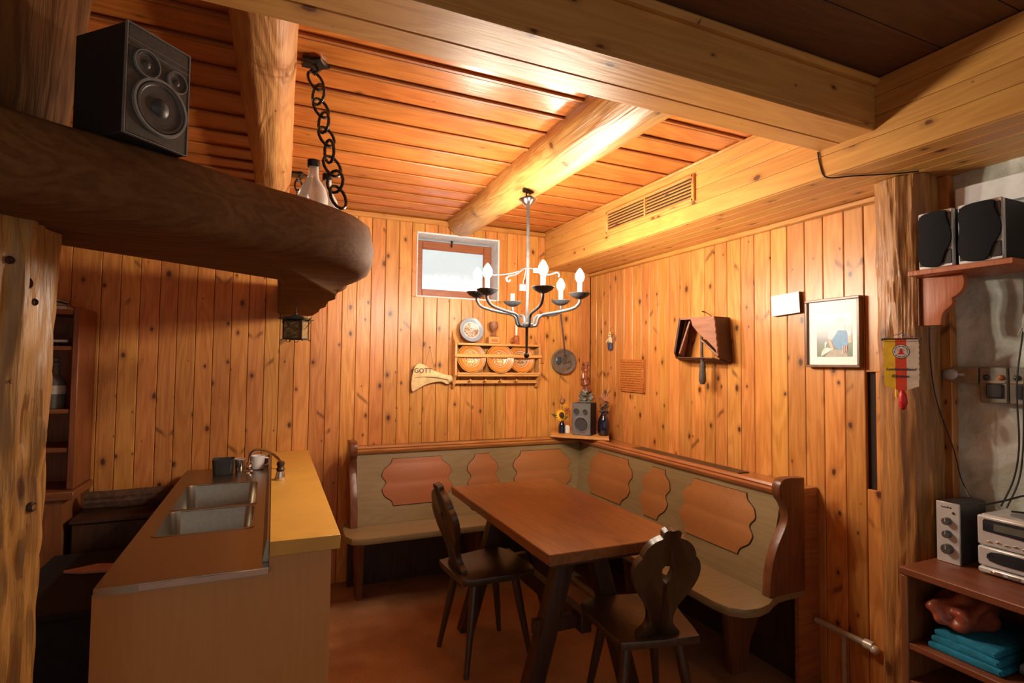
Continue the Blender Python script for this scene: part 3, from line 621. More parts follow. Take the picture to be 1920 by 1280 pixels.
for Bx in (B1, B2):
    bm = NB(); x0, y0, x1, y1 = Bx; loops = []
    for o, z, r in ((0.010, 0.8004, 0.03), (0.010, 0.8016, 0.03), (0.001, 0.8016, 0.04), (0.0, 0.797, 0.04), (-0.008, 0.67, 0.04), (-0.03, 0.645, 0.04), (-0.10, 0.640, 0.03)):
        loops.append([bm.verts.new((x, y, z)) for x, y in rrect(x0-o, y0-o, x1+o, y1+o, r)])
    for a, b in zip(loops, loops[1:]):
        for j in range(len(a)): bm.faces.new((a[j], a[(j+1) % len(a)], b[(j+1) % len(a)], b[j]))
    bm.faces.new(loops[-1]); k = obj('basin', bm, 'steel', t)
    bm = NB(); lathe(bm, [(0.022, 0.6405), (0.024, 0.643), (0.014, 0.6425), (0, 0.641)], 18, Matrix.Translation(((x0+x1)/2, (y0+y1)/2, 0))); obj('drain', bm, 'chrome', k)
bm = NB(); box(bm, (-0.340, 1.889, 0.779), (xe, 1.8935, 0.798), 0.001); obj('end_strip', bm, 'chrome', t)
bm = NB(); prism(bm, [(-0.016, 0.801), (0.0035, 0.801), (0.0035, 0.874), (-0.003, 0.874)], 1.94, 3.70, Matrix(((1, 0, 0, 0), (0, 0, 1, 0), (0, 1, 0, 0), (0, 0, 0, 1)))); obj('splash_edge', bm, 'steel', t)
bm = NB(); box(bm, (0.005, 1.895, 0.830), (0.220, 3.748, 0.876), 0.0015); tag(obj('bar_ledge', bm, 'ledge', origin=(0.11, 2.8, 0.83)), 'narrow yellow laminate bar ledge beside the steel sink', 'counter')
# faucet and things by the sink
t = T('faucet', 'chrome mixer tap with curved spout behind the sink', 'faucet', (-0.115, 3.50, 0.80))
bm = NB(); lathe(bm, [(0.024, 0.8), (0.022, 0.812), (0.013, 0.82), (0.013, 0.868), (0, 0.872)], 18, Matrix.Translation((-0.11, 3.48, 0))); obj('base', bm, 'chrome', t)
bm = NB(); tube(bm, crom([(-0.110, 3.48, 0.862), (-0.106, 3.46, 0.910), (-0.080, 3.40, 0.945), (-0.030, 3.30, 0.955), (0.020, 3.20, 0.942), (0.050, 3.145, 0.915), (0.060, 3.130, 0.884)], 4), 0.0085, 10); obj('spout', bm, 'chrome', t)
for s in (-1, 1):
    bm = NB(); tube(bm, [(-0.11, 3.48+s*0.010, 0.840), (-0.11, 3.48+s*0.050, 0.846)], 0.011, 10); ball(bm, (-0.11, 3.48+s*0.058, 0.847), 0.017); obj('handle', bm, 'chrome', t)
t = T('white_mug', 'white mug standing by the tap', 'mug', (-0.070, 3.600, 0.801))
bm = NB(); lathe(bm, [(0.030, 0), (0.036, 0.006), (0.040, 0.080), (0.037, 0.080), (0.033, 0.010), (0, 0.008)], 20); obj('cup', bm, 'white', t, local=True)
bm = NB(); tube(bm, crom([(0.037, 0, 0.065), (0.060, 0.0, 0.060), (0.060, 0, 0.030), (0.036, 0, 0.018)], 4), 0.005, 8); obj('handle', bm, 'white', t, local=True)
t = T('dish_caddy', 'black plastic washing up caddy at the end of the sink', 'caddy', (-0.245, 3.52, 0.801))
bm = NB(); loops = []
for o, z in ((0, 0), (0.006, 0.085), (0.003, 0.085), (-0.004, 0.012)): loops.append([bm.verts.new((x, y, z)) for x, y in rrect(-0.05-o, -0.045-o, 0.05+o, 0.045+o, 0.02)])
for a, b in zip(loops, loops[1:]):
    for j in range(len(a)): bm.faces.new((a[j], a[(j+1) % len(a)], b[(j+1) % len(a)], b[j]))
bm.faces.new(loops[0][::-1]); bm.faces.new(loops[-1]); obj('tub', bm, 'darkplastic', t, local=True)
bm = NB(); box(bm, (-0.035, -0.02, 0.013), (0.035, 0.02, 0.07), 0.006); obj('sponge', bm, 'knob', t, local=True)
t = T('glass_tumbler', 'small clear tumbler between the black caddy and the tap', 'glass', (-0.165, 3.57, 0.801))
bm = NB(); lathe(bm, [(0.022, 0), (0.024, 0.004), (0.028, 0.07), (0.026, 0.07), (0.022, 0.008), (0, 0.006)], 18); obj('cup', bm, 'chrome', t, local=True)
bm = NB(); tube(bm, [(0.0285*math.cos(a*math.pi/8), 0.0285*math.sin(a*math.pi/8), 0.07) for a in range(16)], 0.0014, 6, closed=True); obj('rim', bm, 'white', t, local=True)
t = T('pepper_mill', 'little dark pepper mill with silver foot on the yellow ledge', 'mill', (0.046, 2.86, 0.877))
bm = NB(); lathe(bm, [(0.025, 0), (0.026, 0.004), (0.017, 0.040), (0, 0.040)], 18); obj('foot', bm, 'chrome', t, local=True)
bm = NB(); lathe(bm, [(0.016, 0.040), (0.020, 0.050), (0.014, 0.062), (0.019, 0.074), (0.016, 0.086), (0, 0.092)], 18); obj('body', bm, 'table_leg', t, local=True)

# ================================================================== LEFT CORNER
t = T('wall_shelving', 'narrow reddish brown open shelving standing behind the trunk post', 'shelf', (-1.15, 3.60, 0.62))
bm = NB(); box(bm, (-0.952, 3.47, 0.778), (-0.922, 3.745, 1.715), 0.004); obj('side_panel', bm, 'redwood', t)
bm = NB(); box(bm, (-1.45, 3.47, 0.778), (-1.42, 3.745, 1.715), 0.004); obj('side_panel', bm, 'redwood', t)
for z in (1.675, 1.490, 1.165, 0.968):
    bm = NB(); box(bm, (-1.419, 3.475, z), (-0.953, 3.745, z+0.022), 0.002); obj('shelf_board', bm, 'redwood_x', t)
bm = NB(); box(bm, (-1.46, 3.735, 0.62), (-0.92, 3.748, 1.70)); obj('back_panel', bm, 'redwood', t)
bm = NB(); box(bm, (-1.47, 3.42, 0.736), (-0.906, 3.745, 0.776), 0.004); obj('base_board', bm, 'redwood_x', t)
bm = NB(); box(bm, (-1.44, 3.44, 0.0), (-0.955, 3.73, 0.735)); obj('plinth', bm, 'redwood', t)
def book(label, lo, hi, mat, group=None):
    t = T('book', label, 'book', ((lo[0]+hi[0])/2, (lo[1]+hi[1])/2, lo[2]), 0, group)
    bm = NB(); e = 0.003; box(bm, (lo[0], lo[1], lo[2]), (hi[0], hi[1], lo[2]+e)); box(bm, (lo[0], lo[1], hi[2]-e), (hi[0], hi[1], hi[2])); box(bm, (lo[0], hi[1]-e, lo[2]+e), (hi[0], hi[1], hi[2]-e)); obj('cover', bm, mat, t)
    bm = NB(); box(bm, (lo[0]+e, lo[1]+e, lo[2]+e), (hi[0]-e, hi[1]-e, hi[2]-e)); obj('pages', bm, 'bookwhite', t)
book('dark book at the bottom of the pile on top of the shelving', (-1.20, 3.49, 1.698), (-0.985, 3.68, 1.722), 'bookdark', 'books on the shelving')
book('pale grey book in the middle of the pile on top of the shelving', (-1.22, 3.50, 1.7225), (-1.035, 3.68, 1.742), 'bookgrey', 'books on the shelving')
book('thin dark book topmost of the pile on the shelving', (-1.23, 3.50, 1.7425), (-1.02, 3.66, 1.756), 'bookdark', 'books on the shelving')
book('bright green book lying on the second shelf board', (-1.20, 3.485, 1.5125), (-1.06, 3.65, 1.530), 'bookgreen', 'books on the shelving')
book('grey book lying on the green book in the shelving', (-1.21, 3.49, 1.5305), (-0.975, 3.65, 1.545), 'bookgrey', 'books on the shelving')
t = T('glass_decanter', 'clear glass bottle with pale label in the brown shelving', 'bottle', (-1.035, 3.55, 1.188))
bm = NB(); lathe(bm, [(0.040, 0), (0.044, 0.008), (0.044, 0.13), (0.030, 0.16), (0.016, 0.175), (0.014, 0.215), (0.020, 0.222), (0.020, 0.235), (0.010, 0.240), (0.016, 0.262), (0, 0.270)], 20); obj('glass', bm, 'baffle_grey', t, local=True)
bm = NB(); lathe(bm, [(0.0446, 0.075), (0.0452, 0.076), (0.0452, 0.118), (0.0446, 0.119)], 20); obj('paper_label', bm, 'bookwhite', t, local=True)
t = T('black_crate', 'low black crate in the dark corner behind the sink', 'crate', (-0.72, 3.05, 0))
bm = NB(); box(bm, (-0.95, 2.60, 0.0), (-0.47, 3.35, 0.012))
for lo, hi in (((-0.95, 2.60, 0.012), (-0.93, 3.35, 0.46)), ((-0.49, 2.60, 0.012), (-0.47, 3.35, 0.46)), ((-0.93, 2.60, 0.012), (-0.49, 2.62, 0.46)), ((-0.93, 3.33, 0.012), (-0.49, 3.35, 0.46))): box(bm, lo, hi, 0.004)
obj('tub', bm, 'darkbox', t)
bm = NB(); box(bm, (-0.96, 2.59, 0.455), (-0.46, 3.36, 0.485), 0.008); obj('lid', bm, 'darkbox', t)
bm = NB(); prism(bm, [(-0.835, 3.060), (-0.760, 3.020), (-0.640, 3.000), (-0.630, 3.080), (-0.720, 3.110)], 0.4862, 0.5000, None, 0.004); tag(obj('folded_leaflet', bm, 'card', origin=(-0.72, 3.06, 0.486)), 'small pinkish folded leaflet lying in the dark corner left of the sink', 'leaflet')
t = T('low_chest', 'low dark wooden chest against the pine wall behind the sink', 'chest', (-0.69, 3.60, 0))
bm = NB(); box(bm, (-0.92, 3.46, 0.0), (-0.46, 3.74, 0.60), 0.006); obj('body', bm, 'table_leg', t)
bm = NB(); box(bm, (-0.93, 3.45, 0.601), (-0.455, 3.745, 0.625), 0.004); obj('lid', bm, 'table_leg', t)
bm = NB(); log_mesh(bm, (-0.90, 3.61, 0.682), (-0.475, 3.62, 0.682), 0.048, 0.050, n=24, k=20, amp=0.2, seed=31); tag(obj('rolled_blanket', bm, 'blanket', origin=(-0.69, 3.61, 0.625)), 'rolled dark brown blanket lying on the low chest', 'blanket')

# ================================================================== CORNER BENCH
t = T('corner_bench', 'L shaped wooden corner bench with orange shaped inlays in its backrest', 'bench', (2.0, 3.4, 0))
seat = [(0.43, 3.54), (0.405, 3.40), (0.402, 3.26), (0.432, 3.19), (0.50, 3.166), (1.70, 3.166), (1.735, 3.150), (1.742, 3.11), (1.740, 1.80), (1.755, 1.728), (1.80, 1.685), (1.87, 1.672), (1.94, 1.686), (2.00, 1.716), (2.06, 1.738), (2.14, 1.742), (2.21, 1.738), (2.21, 3.54)]
bm = NB(); prism(bm, seat, 0.412, 0.450, None, 0.008); obj('seat', bm, 'bench', t)
PYZ = Matrix(((0, 0, 1, 0), (1, 0, 0, 0), (0, 1, 0, 0), (0, 0, 0, 1)))   # (a,b,d) -> (x=d, y=a, z=b)
PXZ = Matrix(((1, 0, 0, 0), (0, 0, 1, 0), (0, 1, 0, 0), (0, 0, 0, 1)))   # (a,b,d) -> (x=a, y=d, z=b)
bm = NB(); prism(bm, [(3.415, 0.451), (3.508, 0.872), (3.530, 0.872), (3.437, 0.451)], 0.492, 2.10, PYZ); obj('backrest', bm, 'bench', t)
bm = NB(); prism(bm, [(2.015, 0.451), (2.108, 0.872), (2.130, 0.872), (2.037, 0.451)], 1.766, 3.50, PXZ); obj('backrest', bm, 'bench_y', t)
rp = [(0, 0.868), (-0.008, 0.876), (-0.010, 0.890), (0, 0.898), (-0.004, 0.906), (0.004, 0.916), (0.020, 0.918), (0.034, 0.912), (0.036, 0.868)]
bm = NB(); prism(bm, [(3.500+a, z) for a, z in rp], 0.490, 2.105, PYZ); obj('rail', bm, 'bench_rail', t)
bm = NB(); prism(bm, [(2.100+a, z) for a, z in rp], 1.766, 3.505, PXZ); obj('rail', bm, 'bench_rail_y', t)
bm = NB(); box(bm, (0.490, 3.536, 0.866), (2.335, 3.745, 0.890), 0.002); obj('ledge_board', bm, 'bench_rail', t)
bm = NB(); box(bm, (2.136, 1.756, 0.866), (2.335, 3.536, 0.890), 0.002); obj('ledge_board', bm, 'bench_rail_y', t)
bm = NB(); box(bm, (0.95, 3.575, 0.890), (1.72, 3.70, 0.896), 0.001); obj('ledge_mat', bm, 'mirror', t)
bm = NB(); box(bm, (2.175, 2.12, 0.890), (2.30, 3.02, 0.896), 0.001); obj('ledge_mat', bm, 'mirror', t)
bm = NB(); box(bm, (2.205, 1.757, 0.0), (2.335, 1.778, 0.866)); obj('end_closer', bm, 'bench_rail', t)
ep = crom([(-0.010, 0.450), (-0.005, 0.52), (0.012, 0.60), (0.040, 0.665), (0.075, 0.720), (0.098, 0.765), (0.100, 0.805), (0.085, 0.842), (0.060, 0.872), (0.052, 0.905), (0.062, 0.938), (0.090, 0.953), (0.135, 0.955), (0.19, 0.950)], 3)
bm = NB(); poly = [(1.995+p.x, p.y) for p in ep]+[(2.205, 0.95), (2.205, 0.451)]; poly[0] = (poly[0][0], 0.451)
prism(bm, poly, 1.722, 1.765, PXZ, 0.004); obj('end_panel', bm, 'bench_dark', t)
bm = NB(); poly = [(3.395+p.x, p.y) for p in ep]+[(3.605, 0.95), (3.605, 0.451)]; poly[0] = (poly[0][0], 0.451)
prism(bm, poly, 0.447, 0.490, PYZ, 0.004); obj('end_panel', bm, 'bench_dark', t)
def scallop(wd, ht, ins=0.068):
    hs = [(wd/2-ins, ht/2), (wd/2-ins+0.012, ht/2-0.030), (wd/2-0.018, ht/2-0.058), (wd/2-0.004, ht/2-0.085), (wd/2-0.001, ht/2-0.105), (wd/2-0.022, 0.010), (wd/2-0.022, -0.010), (wd/2-0.001, -ht/2+0.105), (wd/2-0.004, -ht/2+0.085), (wd/2-0.018, -ht/2+0.058), (wd/2-ins+0.012, -ht/2+0.030), (wd/2-ins, -ht/2)]
    r = [(p.x, p.y) for p in crom([Vector((a, b, 0)) for a, b in hs], 3)]
    return r + [(-x, y) for x, y in reversed(r)]
def inlay(origin, e1, e2, wd, ht, ins):
    mm = frame(origin, e1, e2); p = scallop(wd, ht, ins)
    bm = NB(); prism(bm, p, 0.0005, 0.0065, mm, 0.001); k = obj('inlay_panel', bm, 'bench_panel', t)
    big = [(x*(1+0.006/wd), y*(1+0.006/ht)) for x, y in p]
    bm = NB(); prism(bm, big, 0.0002, 0.0022, mm); obj('inlay_shadow', bm, 'shadow_line', k)  # dark rim painted in as the shadow beside the raised inlay
u = Vector((0, 0.093, 0.421)).normalized()
for cx, wd, ins in ((0.872, 0.455, 0.068), (1.323, 0.225, 0.062), (1.775, 0.455, 0.068)):
    o = Vector((cx, 3.415, 0.451))+u*0.245; inlay(o, (1, 0, 0), u, wd, 0.285, ins)
u = Vector((0.093, 0, 0.421)).normalized()
for cyy, wd, ins in ((3.075, 0.490, 0.070), (2.600, 0.250, 0.066), (2.125, 0.490, 0.070)):
    o = Vector((2.015, cyy, 0.451))+u*0.255; inlay(o, (0, -1, 0), u, wd, 0.285, ins)
for x in (0.497, 1.25):
    bm = NB(); prism(bm, [(3.430, 0), (3.52, 0), (3.55, 0.12), (3.70, 0.30), (3.70, 0.411), (3.36, 0.411), (3.40, 0.28)], x, x+0.036, PYZ, 0.003); obj('leg', bm, 'bench_dark', t)
for y in (1.955, 2.75):
    bm = NB(); prism(bm, [(2.010, 0), (2.095, 0), (2.125, 0.14), (2.18, 0.24), (2.30, 0.31), (2.30, 0.411), (1.94, 0.411), (1.975, 0.28)], y, y+0.036, PXZ, 0.003); obj('leg', bm, 'bench_dark', t)
bm = NB(); box(bm, (0.47, 3.66, 0.0), (2.30, 3.68, 0.411)); obj('shade_panel', bm, 'table_leg', t)  # added dark panel standing in for the shade under the seat
bm = NB(); box(bm, (2.25, 1.80, 0.0), (2.27, 3.65, 0.411)); obj('shade_panel', bm, 'table_leg', t)  # second added panel, darkens the space under the right arm like shade
bm = NB(); box(bm, (2.02, 3.44, 0.0), (2.10, 3.52, 0.411), 0.004); obj('corner_leg', bm, 'bench_dark', t)

# ================================================================== TABLE
t = T('dining_table', 'brown wooden dining table in front of the corner bench', 'table', (1.257, 2.37, 0))
bm = NB(); box(bm, (0.940, 1.780, 0.708), (1.575, 2.965, 0.750), 0.004); obj('table_top', bm, 'table', t)
bm = NB(); box(bm, (0.965, 1.805, 0.690), (1.550, 2.940, 0.7075), 0.003); obj('under_board', bm, 'table_leg', t)
bm = NB(); box(bm, (1.02, 2.07, 0.640), (1.495, 2.11, 0.690), 0.003); box(bm, (1.02, 2.83, 0.640), (1.495, 2.87, 0.690), 0.003); box(bm, (1.04, 2.11, 0.640), (1.065, 2.83, 0.690)); box(bm, (1.45, 2.11, 0.640), (1.475, 2.83, 0.690)); obj('apron', bm, 'table_leg', t)
for y in (2.09, 2.85):
    for s in (-1, 1):
        bm = NB(); cx = 1.2575
        tt = bmesh.new(); prof = [(cx+s*0.03, 0.639), (cx+s*0.11, 0.639), (cx+s*0.30, 0.0), (cx+s*0.22, 0.0)]
        tt.free(); prism(bm, prof if s > 0 else prof[::-1], y-0.035, y+0.035, PXZ, 0.004); obj('leg', bm, 'table_leg', t)
bm = NB(); box(bm, (1.232, 2.03, 0.30), (1.283, 2.92, 0.38), 0.004); obj('stretcher', bm, 'table_leg', t)
for y in (2.09, 2.85):
    bm = NB(); box(bm, (1.03, y-0.02, 0.31), (1.485, y+0.02, 0.37), 0.003); obj('leg_tie', bm, 'table_leg', t)

# ================================================================== CHAIRS
def chair(name, label, loc, rz):
    t = T(name, label, 'chair', loc, rz, 'carved plank chairs at the table')
    sp = crom([(-0.135, -0.185), (0.135, -0.185), (0.165, -0.15), (0.195, 0.05), (0.195, 0.15), (0.15, 0.195), (0, 0.205), (-0.15, 0.195), (-0.195, 0.15), (-0.195, 0.05), (-0.165, -0.15)], 4, True) if False else None
    pts = [Vector((a, b, 0)) for a, b in [(-0.125, -0.19), (0.125, -0.19), (0.160, -0.16), (0.185, 0.0), (0.200, 0.12), (0.170, 0.185), (0.06, 0.205), (-0.06, 0.205), (-0.170, 0.185), (-0.200, 0.12), (-0.185, 0.0), (-0.160, -0.16)]]
    bm = NB(); prism(bm, [(p.x, p.y) for p in crom(pts, 4, True)], 0.412, 0.442, None, 0.006); obj('seat', bm, 'chair', t, local=True)
    half = [(0.085, 0.0), (0.082, 0.018), (0.060, 0.040), (0.050, 0.070), (0.052, 0.105), (0.072, 0.150), (0.102, 0.195), (0.125, 0.245), (0.132, 0.290), (0.122, 0.330), (0.104, 0.352), (0.104, 0.362), (0.088, 0.395), (0.062, 0.420), (0.034, 0.432), (0.034, 0.440), (0.034, 0.455), (0.020, 0.466), (0.0, 0.462)]
    hs = [(p.x, p.y*0.94) for p in crom([Vector((a, b, 0)) for a, b in half], 2)]
    hole = [(0.0, 0.295), (0.012, 0.297), (0.022, 0.284), (0.022, 0.262), (0.014, 0.240), (0.0, 0.222)]
    lean = math.radians(15); mm = Matrix.Translation((0, -0.150, 0.443)) @ Matrix.Rotation(math.pi/2+lean, 4, 'X')
    bm = NB()
    for s in (1, -1):
        p = [(0.0, 0.0)] + hs + hole + []
        p = [(s*x, y) for x, y in p]
        prism(bm, p if s > 0 else p[::-1], -0.014, 0.014, mm)
    bmesh.ops.remove_doubles(bm, verts=bm.verts, dist=1e-5); obj('backrest', bm, 'chair', t, local=True, ang=30)
    for sx in (-1, 1):
        for sy in (-1, 1):
            bm = NB(); tube(bm, [(sx*0.105, sy*0.110, 0.405), (sx*0.125, sy*0.130, 0.27), (sx*0.165, sy*0.175, 0.0)], [0.021, 0.019, 0.012], 12); obj('leg', bm, 'chair', t, local=True)
        bm = NB(); box(bm, (sx*0.105-0.024, -0.145, 0.392), (sx*0.105+0.024, 0.145, 0.411), 0.003); obj('seat_batten', bm, 'chair', t, local=True)
    return t
chair('carved_chair', 'dark carved plank chair at the long side of the table, seen edge on', (1.005, 2.590, 0), math.radians(-84))
chair('carved_chair', 'dark carved plank chair at the table end, its back to us', (1.375, 1.822, 0), math.radians(-12))

# ================================================================== CHANDELIER
CX, CY = 1.172, 2.48
t = T('chandelier', 'wrought iron six arm chandelier with candle bulbs over the table', 'chandelier', (CX, CY, 1.48))
bm = NB(); lathe(bm, [(0.010, 2.250), (0.020, 2.258), (0.046, 2.280), (0.050, 2.288), (0.030, 2.300), (0.0, 2.302)], 24, Matrix.Translation((CX, CY, 0))); obj('canopy', bm, 'chrome', t)
bm = NB(); tube(bm, crom([(CX, CY, 2.298), (CX-0.012, CY, 2.312), (CX, CY, 2.326), (CX+0.012, CY, 2.315)], 3), 0.004, 6); box(bm, (CX-0.03, CY-0.012, 2.322), (CX+0.03, CY+0.012, 2.345), 0.004); obj('ceiling_hook', bm, 'blackiron', t)
bm = NB(); tube(bm, [(CX, CY, 2.252), (CX+0.002, CY, 1.95), (CX, CY, 1.655)], 0.0075, 6); obj('rod', bm, 'iron', t)
bm = NB(); lathe(bm, [(0.030, 1.632), (0.034, 1.640), (0.034, 1.648), (0.018, 1.656), (0, 1.660)], 18, Matrix.Translation((CX, CY, 0))); obj('hub', bm, 'iron', t)
bm = NB(); tube(bm, [(CX, CY, 1.635), (CX, CY, 1.500)], [0.008, 0.006], 8); ball(bm, (CX, CY, 1.490), 0.014); obj('finial', bm, 'blackiron', t)
for ang, R, lit in ((-161, 0.265, True), (173, 0.260, True), (79, 0.335, False), (-101, 0.290, True), (28, 0.310, True), (-40, 0.268, True)):
    a = math.radians(ang); dx, dy = math.cos(a), math.sin(a)
    P = lambda r, z: (CX+dx*r, CY+dy*r, z)
    bm = NB(); tube(bm, crom([P(0.020, 1.640), P(0.045, 1.640), P(0.055, 1.655), P(0.062, 1.680), P(0.085, 1.696), P(0.14, 1.704), P(R-0.06, 1.716), P(R-0.02, 1.730), P(R, 1.755), P(R, 1.776)], 3), 0.0075, 8); arm = obj('arm', bm, 'iron', t)
    bm = NB(); lathe(bm, [(0.0, 1.770), (0.020, 1.773), (0.042, 1.785), (0.053, 1.798), (0.052, 1.800), (0.040, 1.790), (0.018, 1.779), (0, 1.777)], 24, Matrix.Translation((CX+dx*R, CY+dy*R, 0))); obj('drip_cup', bm, 'iron', arm)
    hc = 0.074 if lit else 0.066
    bm = NB(); tube(bm, [P(R, 1.778), P(R, 1.778+hc)], 0.0115, 14); obj('candle_sleeve', bm, 'candle', arm)
    if lit:
        bm = NB(); lathe(bm, [(0.008, 1.852), (0.017, 1.862), (0.0225, 1.878), (0.021, 1.893), (0.012, 1.910), (0.003, 1.922), (0, 1.923)], 16, Matrix.Translation((CX+dx*R, CY+dy*R, 0))); obj('bulb', bm, 'bulb', arm)
bm = NB(); tube(bm, crom([(CX, CY, 1.938), (CX-0.03, CY-0.01, 1.925), (CX-0.075, CY-0.02, 1.893), (CX-0.115, CY-0.03, 1.880), (CX-0.128, CY-0.03, 1.866), (CX-0.118, CY-0.03, 1.852), (CX-0.108, CY-0.03, 1.862)], 4), 0.005, 8); obj('scroll', bm, 'iron', t)
bm = NB(); tube(bm, crom([(CX, CY, 1.938), (CX+0.04, CY-0.01, 1.928), (CX+0.10, CY-0.02, 1.905), (CX+0.150, CY-0.03, 1.920), (CX+0.165, CY-0.03, 1.908), (CX+0.160, CY-0.03, 1.895)], 4), 0.005, 8); obj('scroll', bm, 'iron', t)
bm = NB(); tube(bm, crom([(CX, CY, 1.938), (CX-0.05, CY+0.06, 1.915), (CX-0.12, CY+0.14, 1.910), (CX-0.16, CY+0.18, 1.925)], 4), 0.0035, 8); obj('scroll', bm, 'iron', t)
bm = NB(); box(bm, (CX+0.030, CY-0.02, 1.912), (CX+0.065, CY-0.005, 1.935), 0.002); obj('junction', bm, 'white', t)
bm = NB(); tube(bm, [(CX-0.012, CY-0.01, 1.93), (CX-0.033, CY-0.02, 1.85)], 0.001, 5); box(bm, (CX-0.050, CY-0.022, 1.815), (CX-0.020, CY-0.018, 1.845)); obj('hang_tag', bm, 'paper', t)

# ================================================================== BACK WALL THINGS
t = T('plate_rack', 'pine plate rack with a rail of hooks on the back wall', 'rack', (1.52, 3.74, 1.30))
prof = [(3.749, 1.685), (3.735, 1.66), (3.715, 1.625), (3.675, 1.60), (3.665, 1.57), (3.665, 1.36), (3.690, 1.335), (3.70, 1.30), (3.72, 1.27), (3.749, 1.265)]
for x in (1.175, 1.835):
    bm = NB(); prism(bm, prof, x, x+0.016, PYZ, 0.002); obj('side_panel', bm, 'rack', t)
for z in (1.575, 1.352):
    bm = NB(); box(bm, (1.192, 3.662, z), (1.834, 3.749, z+0.016), 0.002); obj('shelf_board', bm, 'rack', t)
bm = NB(); box(bm, (1.170, 3.653, 1.490), (1.856, 3.664, 1.513), 0.002); obj('plate_bar', bm, 'rack', t)
bm = NB(); box(bm, (1.192, 3.658, 1.368), (1.834, 3.6635, 1.381), 0.001); obj('plate_bar', bm, 'rack', t)
bm = NB(); box(bm, (1.170, 3.700, 1.300), (1.834, 3.716, 1.325), 0.002); obj('hook_rail', bm, 'rack', t)
for x in (1.285, 1.40, 1.52, 1.645):
    bm = NB(); tube(bm, [(x, 3.70, 1.312), (x+0.004, 3.676, 1.318), (x+0.006, 3.66, 1.326)], [0.005, 0.006, 0.008], 8); obj('peg', bm, 'rack', t)
OR1, OR2, OR3 = (0.50, 0.20, 0.035), (0.22, 0.07, 0.015), (0.62, 0.32, 0.08)
def plate(label, x, y, z, r, mat, lean=12, cat='plate', group='decorated plates on the rack'):
    bm = NB(); lathe(bm, [(0, -0.003), (r*0.55, -0.003), (r*0.62, 0.006), (r*0.97, 0.016), (r, 0.018), (r*0.985, 0.0215), (r*0.93, 0.020), (r*0.66, 0.011), (r*0.56, 0.003), (0, 0.003)], 40)
    o = obj('wall_plate', bm, mat, ang=60); o.location = (x, y, z); o.rotation_euler = (math.radians(90-lean), 0, 0); tag(o, label, cat, group)
P1 = radial('plate_glaze_leaf', [(0, (0.64, 0.34, 0.09)), (0.52, (0.30, 0.10, 0.02)), (0.56, (0.85, 0.66, 0.40)), (0.60, (0.50, 0.19, 0.03)), (0.66, OR1), (0.90, OR2), (0.95, OR3)], 0.108, petal=(42, 0.050/0.108, (0.82, 0.74, 0.58), (0.06, 0.035, 0.03)))
P2 = radial('plate_glaze_flower', [(0, (0.60, 0.25, 0.06)), (0.50, (0.28, 0.09, 0.02)), (0.54, (0.80, 0.52, 0.30)), (0.58, (0.52, 0.19, 0.04)), (0.66, (0.58, 0.22, 0.04)), (0.90, OR2), (0.95, OR3)], 0.108, petal=(50, 0.050/0.108, (0.85, 0.80, 0.55), (0.10, 0.10, 0.03)))
P3 = radial('plate_glaze_dark', [(0, (0.55, 0.26, 0.09)), (0.50, (0.24, 0.08, 0.02)), (0.54, (0.80, 0.60, 0.40)), (0.58, (0.48, 0.17, 0.035)), (0.66, (0.60, 0.22, 0.035)), (0.90, OR2), (0.95, OR3)], 0.108, petal=(38, 0.050/0.108, (0.08, 0.08, 0.09), (0.62, 0.58, 0.42)))
PB = radial('plate_glaze_blue', [(0, (0.70, 0.52, 0.42)), (0.60, (0.80, 0.78, 0.74)), (0.66, (0.30, 0.36, 0.43)), (0.94, (0.20, 0.25, 0.31))], 0.092, petal=(55, 0.055/0.092, (0.30, 0.16, 0.11), (0.12, 0.10, 0.10)))
plate('orange glazed plate with white leaf decoration at the left of the rack', 1.300, 3.688, 1.480, 0.108, P1)
plate('orange glazed plate with pale flowers in the middle of the rack', 1.520, 3.680, 1.480, 0.108, P2, 9)
plate('orange glazed plate with dark motif at the right of the rack', 1.698, 3.698, 1.480, 0.108, P3)
plate('blue grey rimmed plate with pink picture standing on top of the rack', 1.303, 3.705, 1.683, 0.092, PB, 16)
t = T('wooden_goblet', 'reddish wooden goblet trophy on a block on top of the rack', 'goblet', (1.478, 3.700, 1.592))
bm = NB(); box(bm, (-0.045, -0.022, 0), (0.045, 0.022, 0.050), 0.004); bs = obj('block', bm, 'rack', t, local=True)
bm = NB(); box(bm, (-0.024, -0.0245, 0.014), (0.024, -0.0225, 0.034)); obj('name_plate', bm, 'orange_board', bs, local=True)
bm = NB(); lathe(bm, [(0.024, 0.051), (0.022, 0.056), (0.008, 0.066), (0.006, 0.082), (0.010, 0.090), (0.028, 0.108), (0.034, 0.130), (0.030, 0.160), (0.027, 0.160), (0.028, 0.132), (0, 0.105)], 22); obj('cup', bm, 'scoop', t, local=True)
t = T('candlestick', 'small patterned candlestick with white candle on top of the rack', 'candlestick', (1.662, 3.700, 1.592))
bm = NB(); lathe(bm, [(0.024, 0), (0.026, 0.006), (0.018, 0.016), (0.022, 0.030), (0.017, 0.048), (0.020, 0.060), (0.012, 0.066), (0, 0.066)], 18); obj('stick', bm, 'dryred', t, local=True)
bm = NB(); lathe(bm, [(0.009, 0.066), (0.009, 0.145), (0.002, 0.149), (0, 0.149)], 14); obj('candle', bm, 'candle', t, local=True)
bm = NB(); tube(bm, crom([(-0.018, 0, 0.02), (-0.036, 0, 0.028), (-0.036, 0, 0.048), (-0.018, 0, 0.052)], 3), 0.003, 7); obj('handle', bm, 'dryred', t, local=True)
t = T('shoulder_bone', 'pale shoulder blade bone with carved letters hanging on the back wall', 'bone', (1.0, 3.735, 1.246))
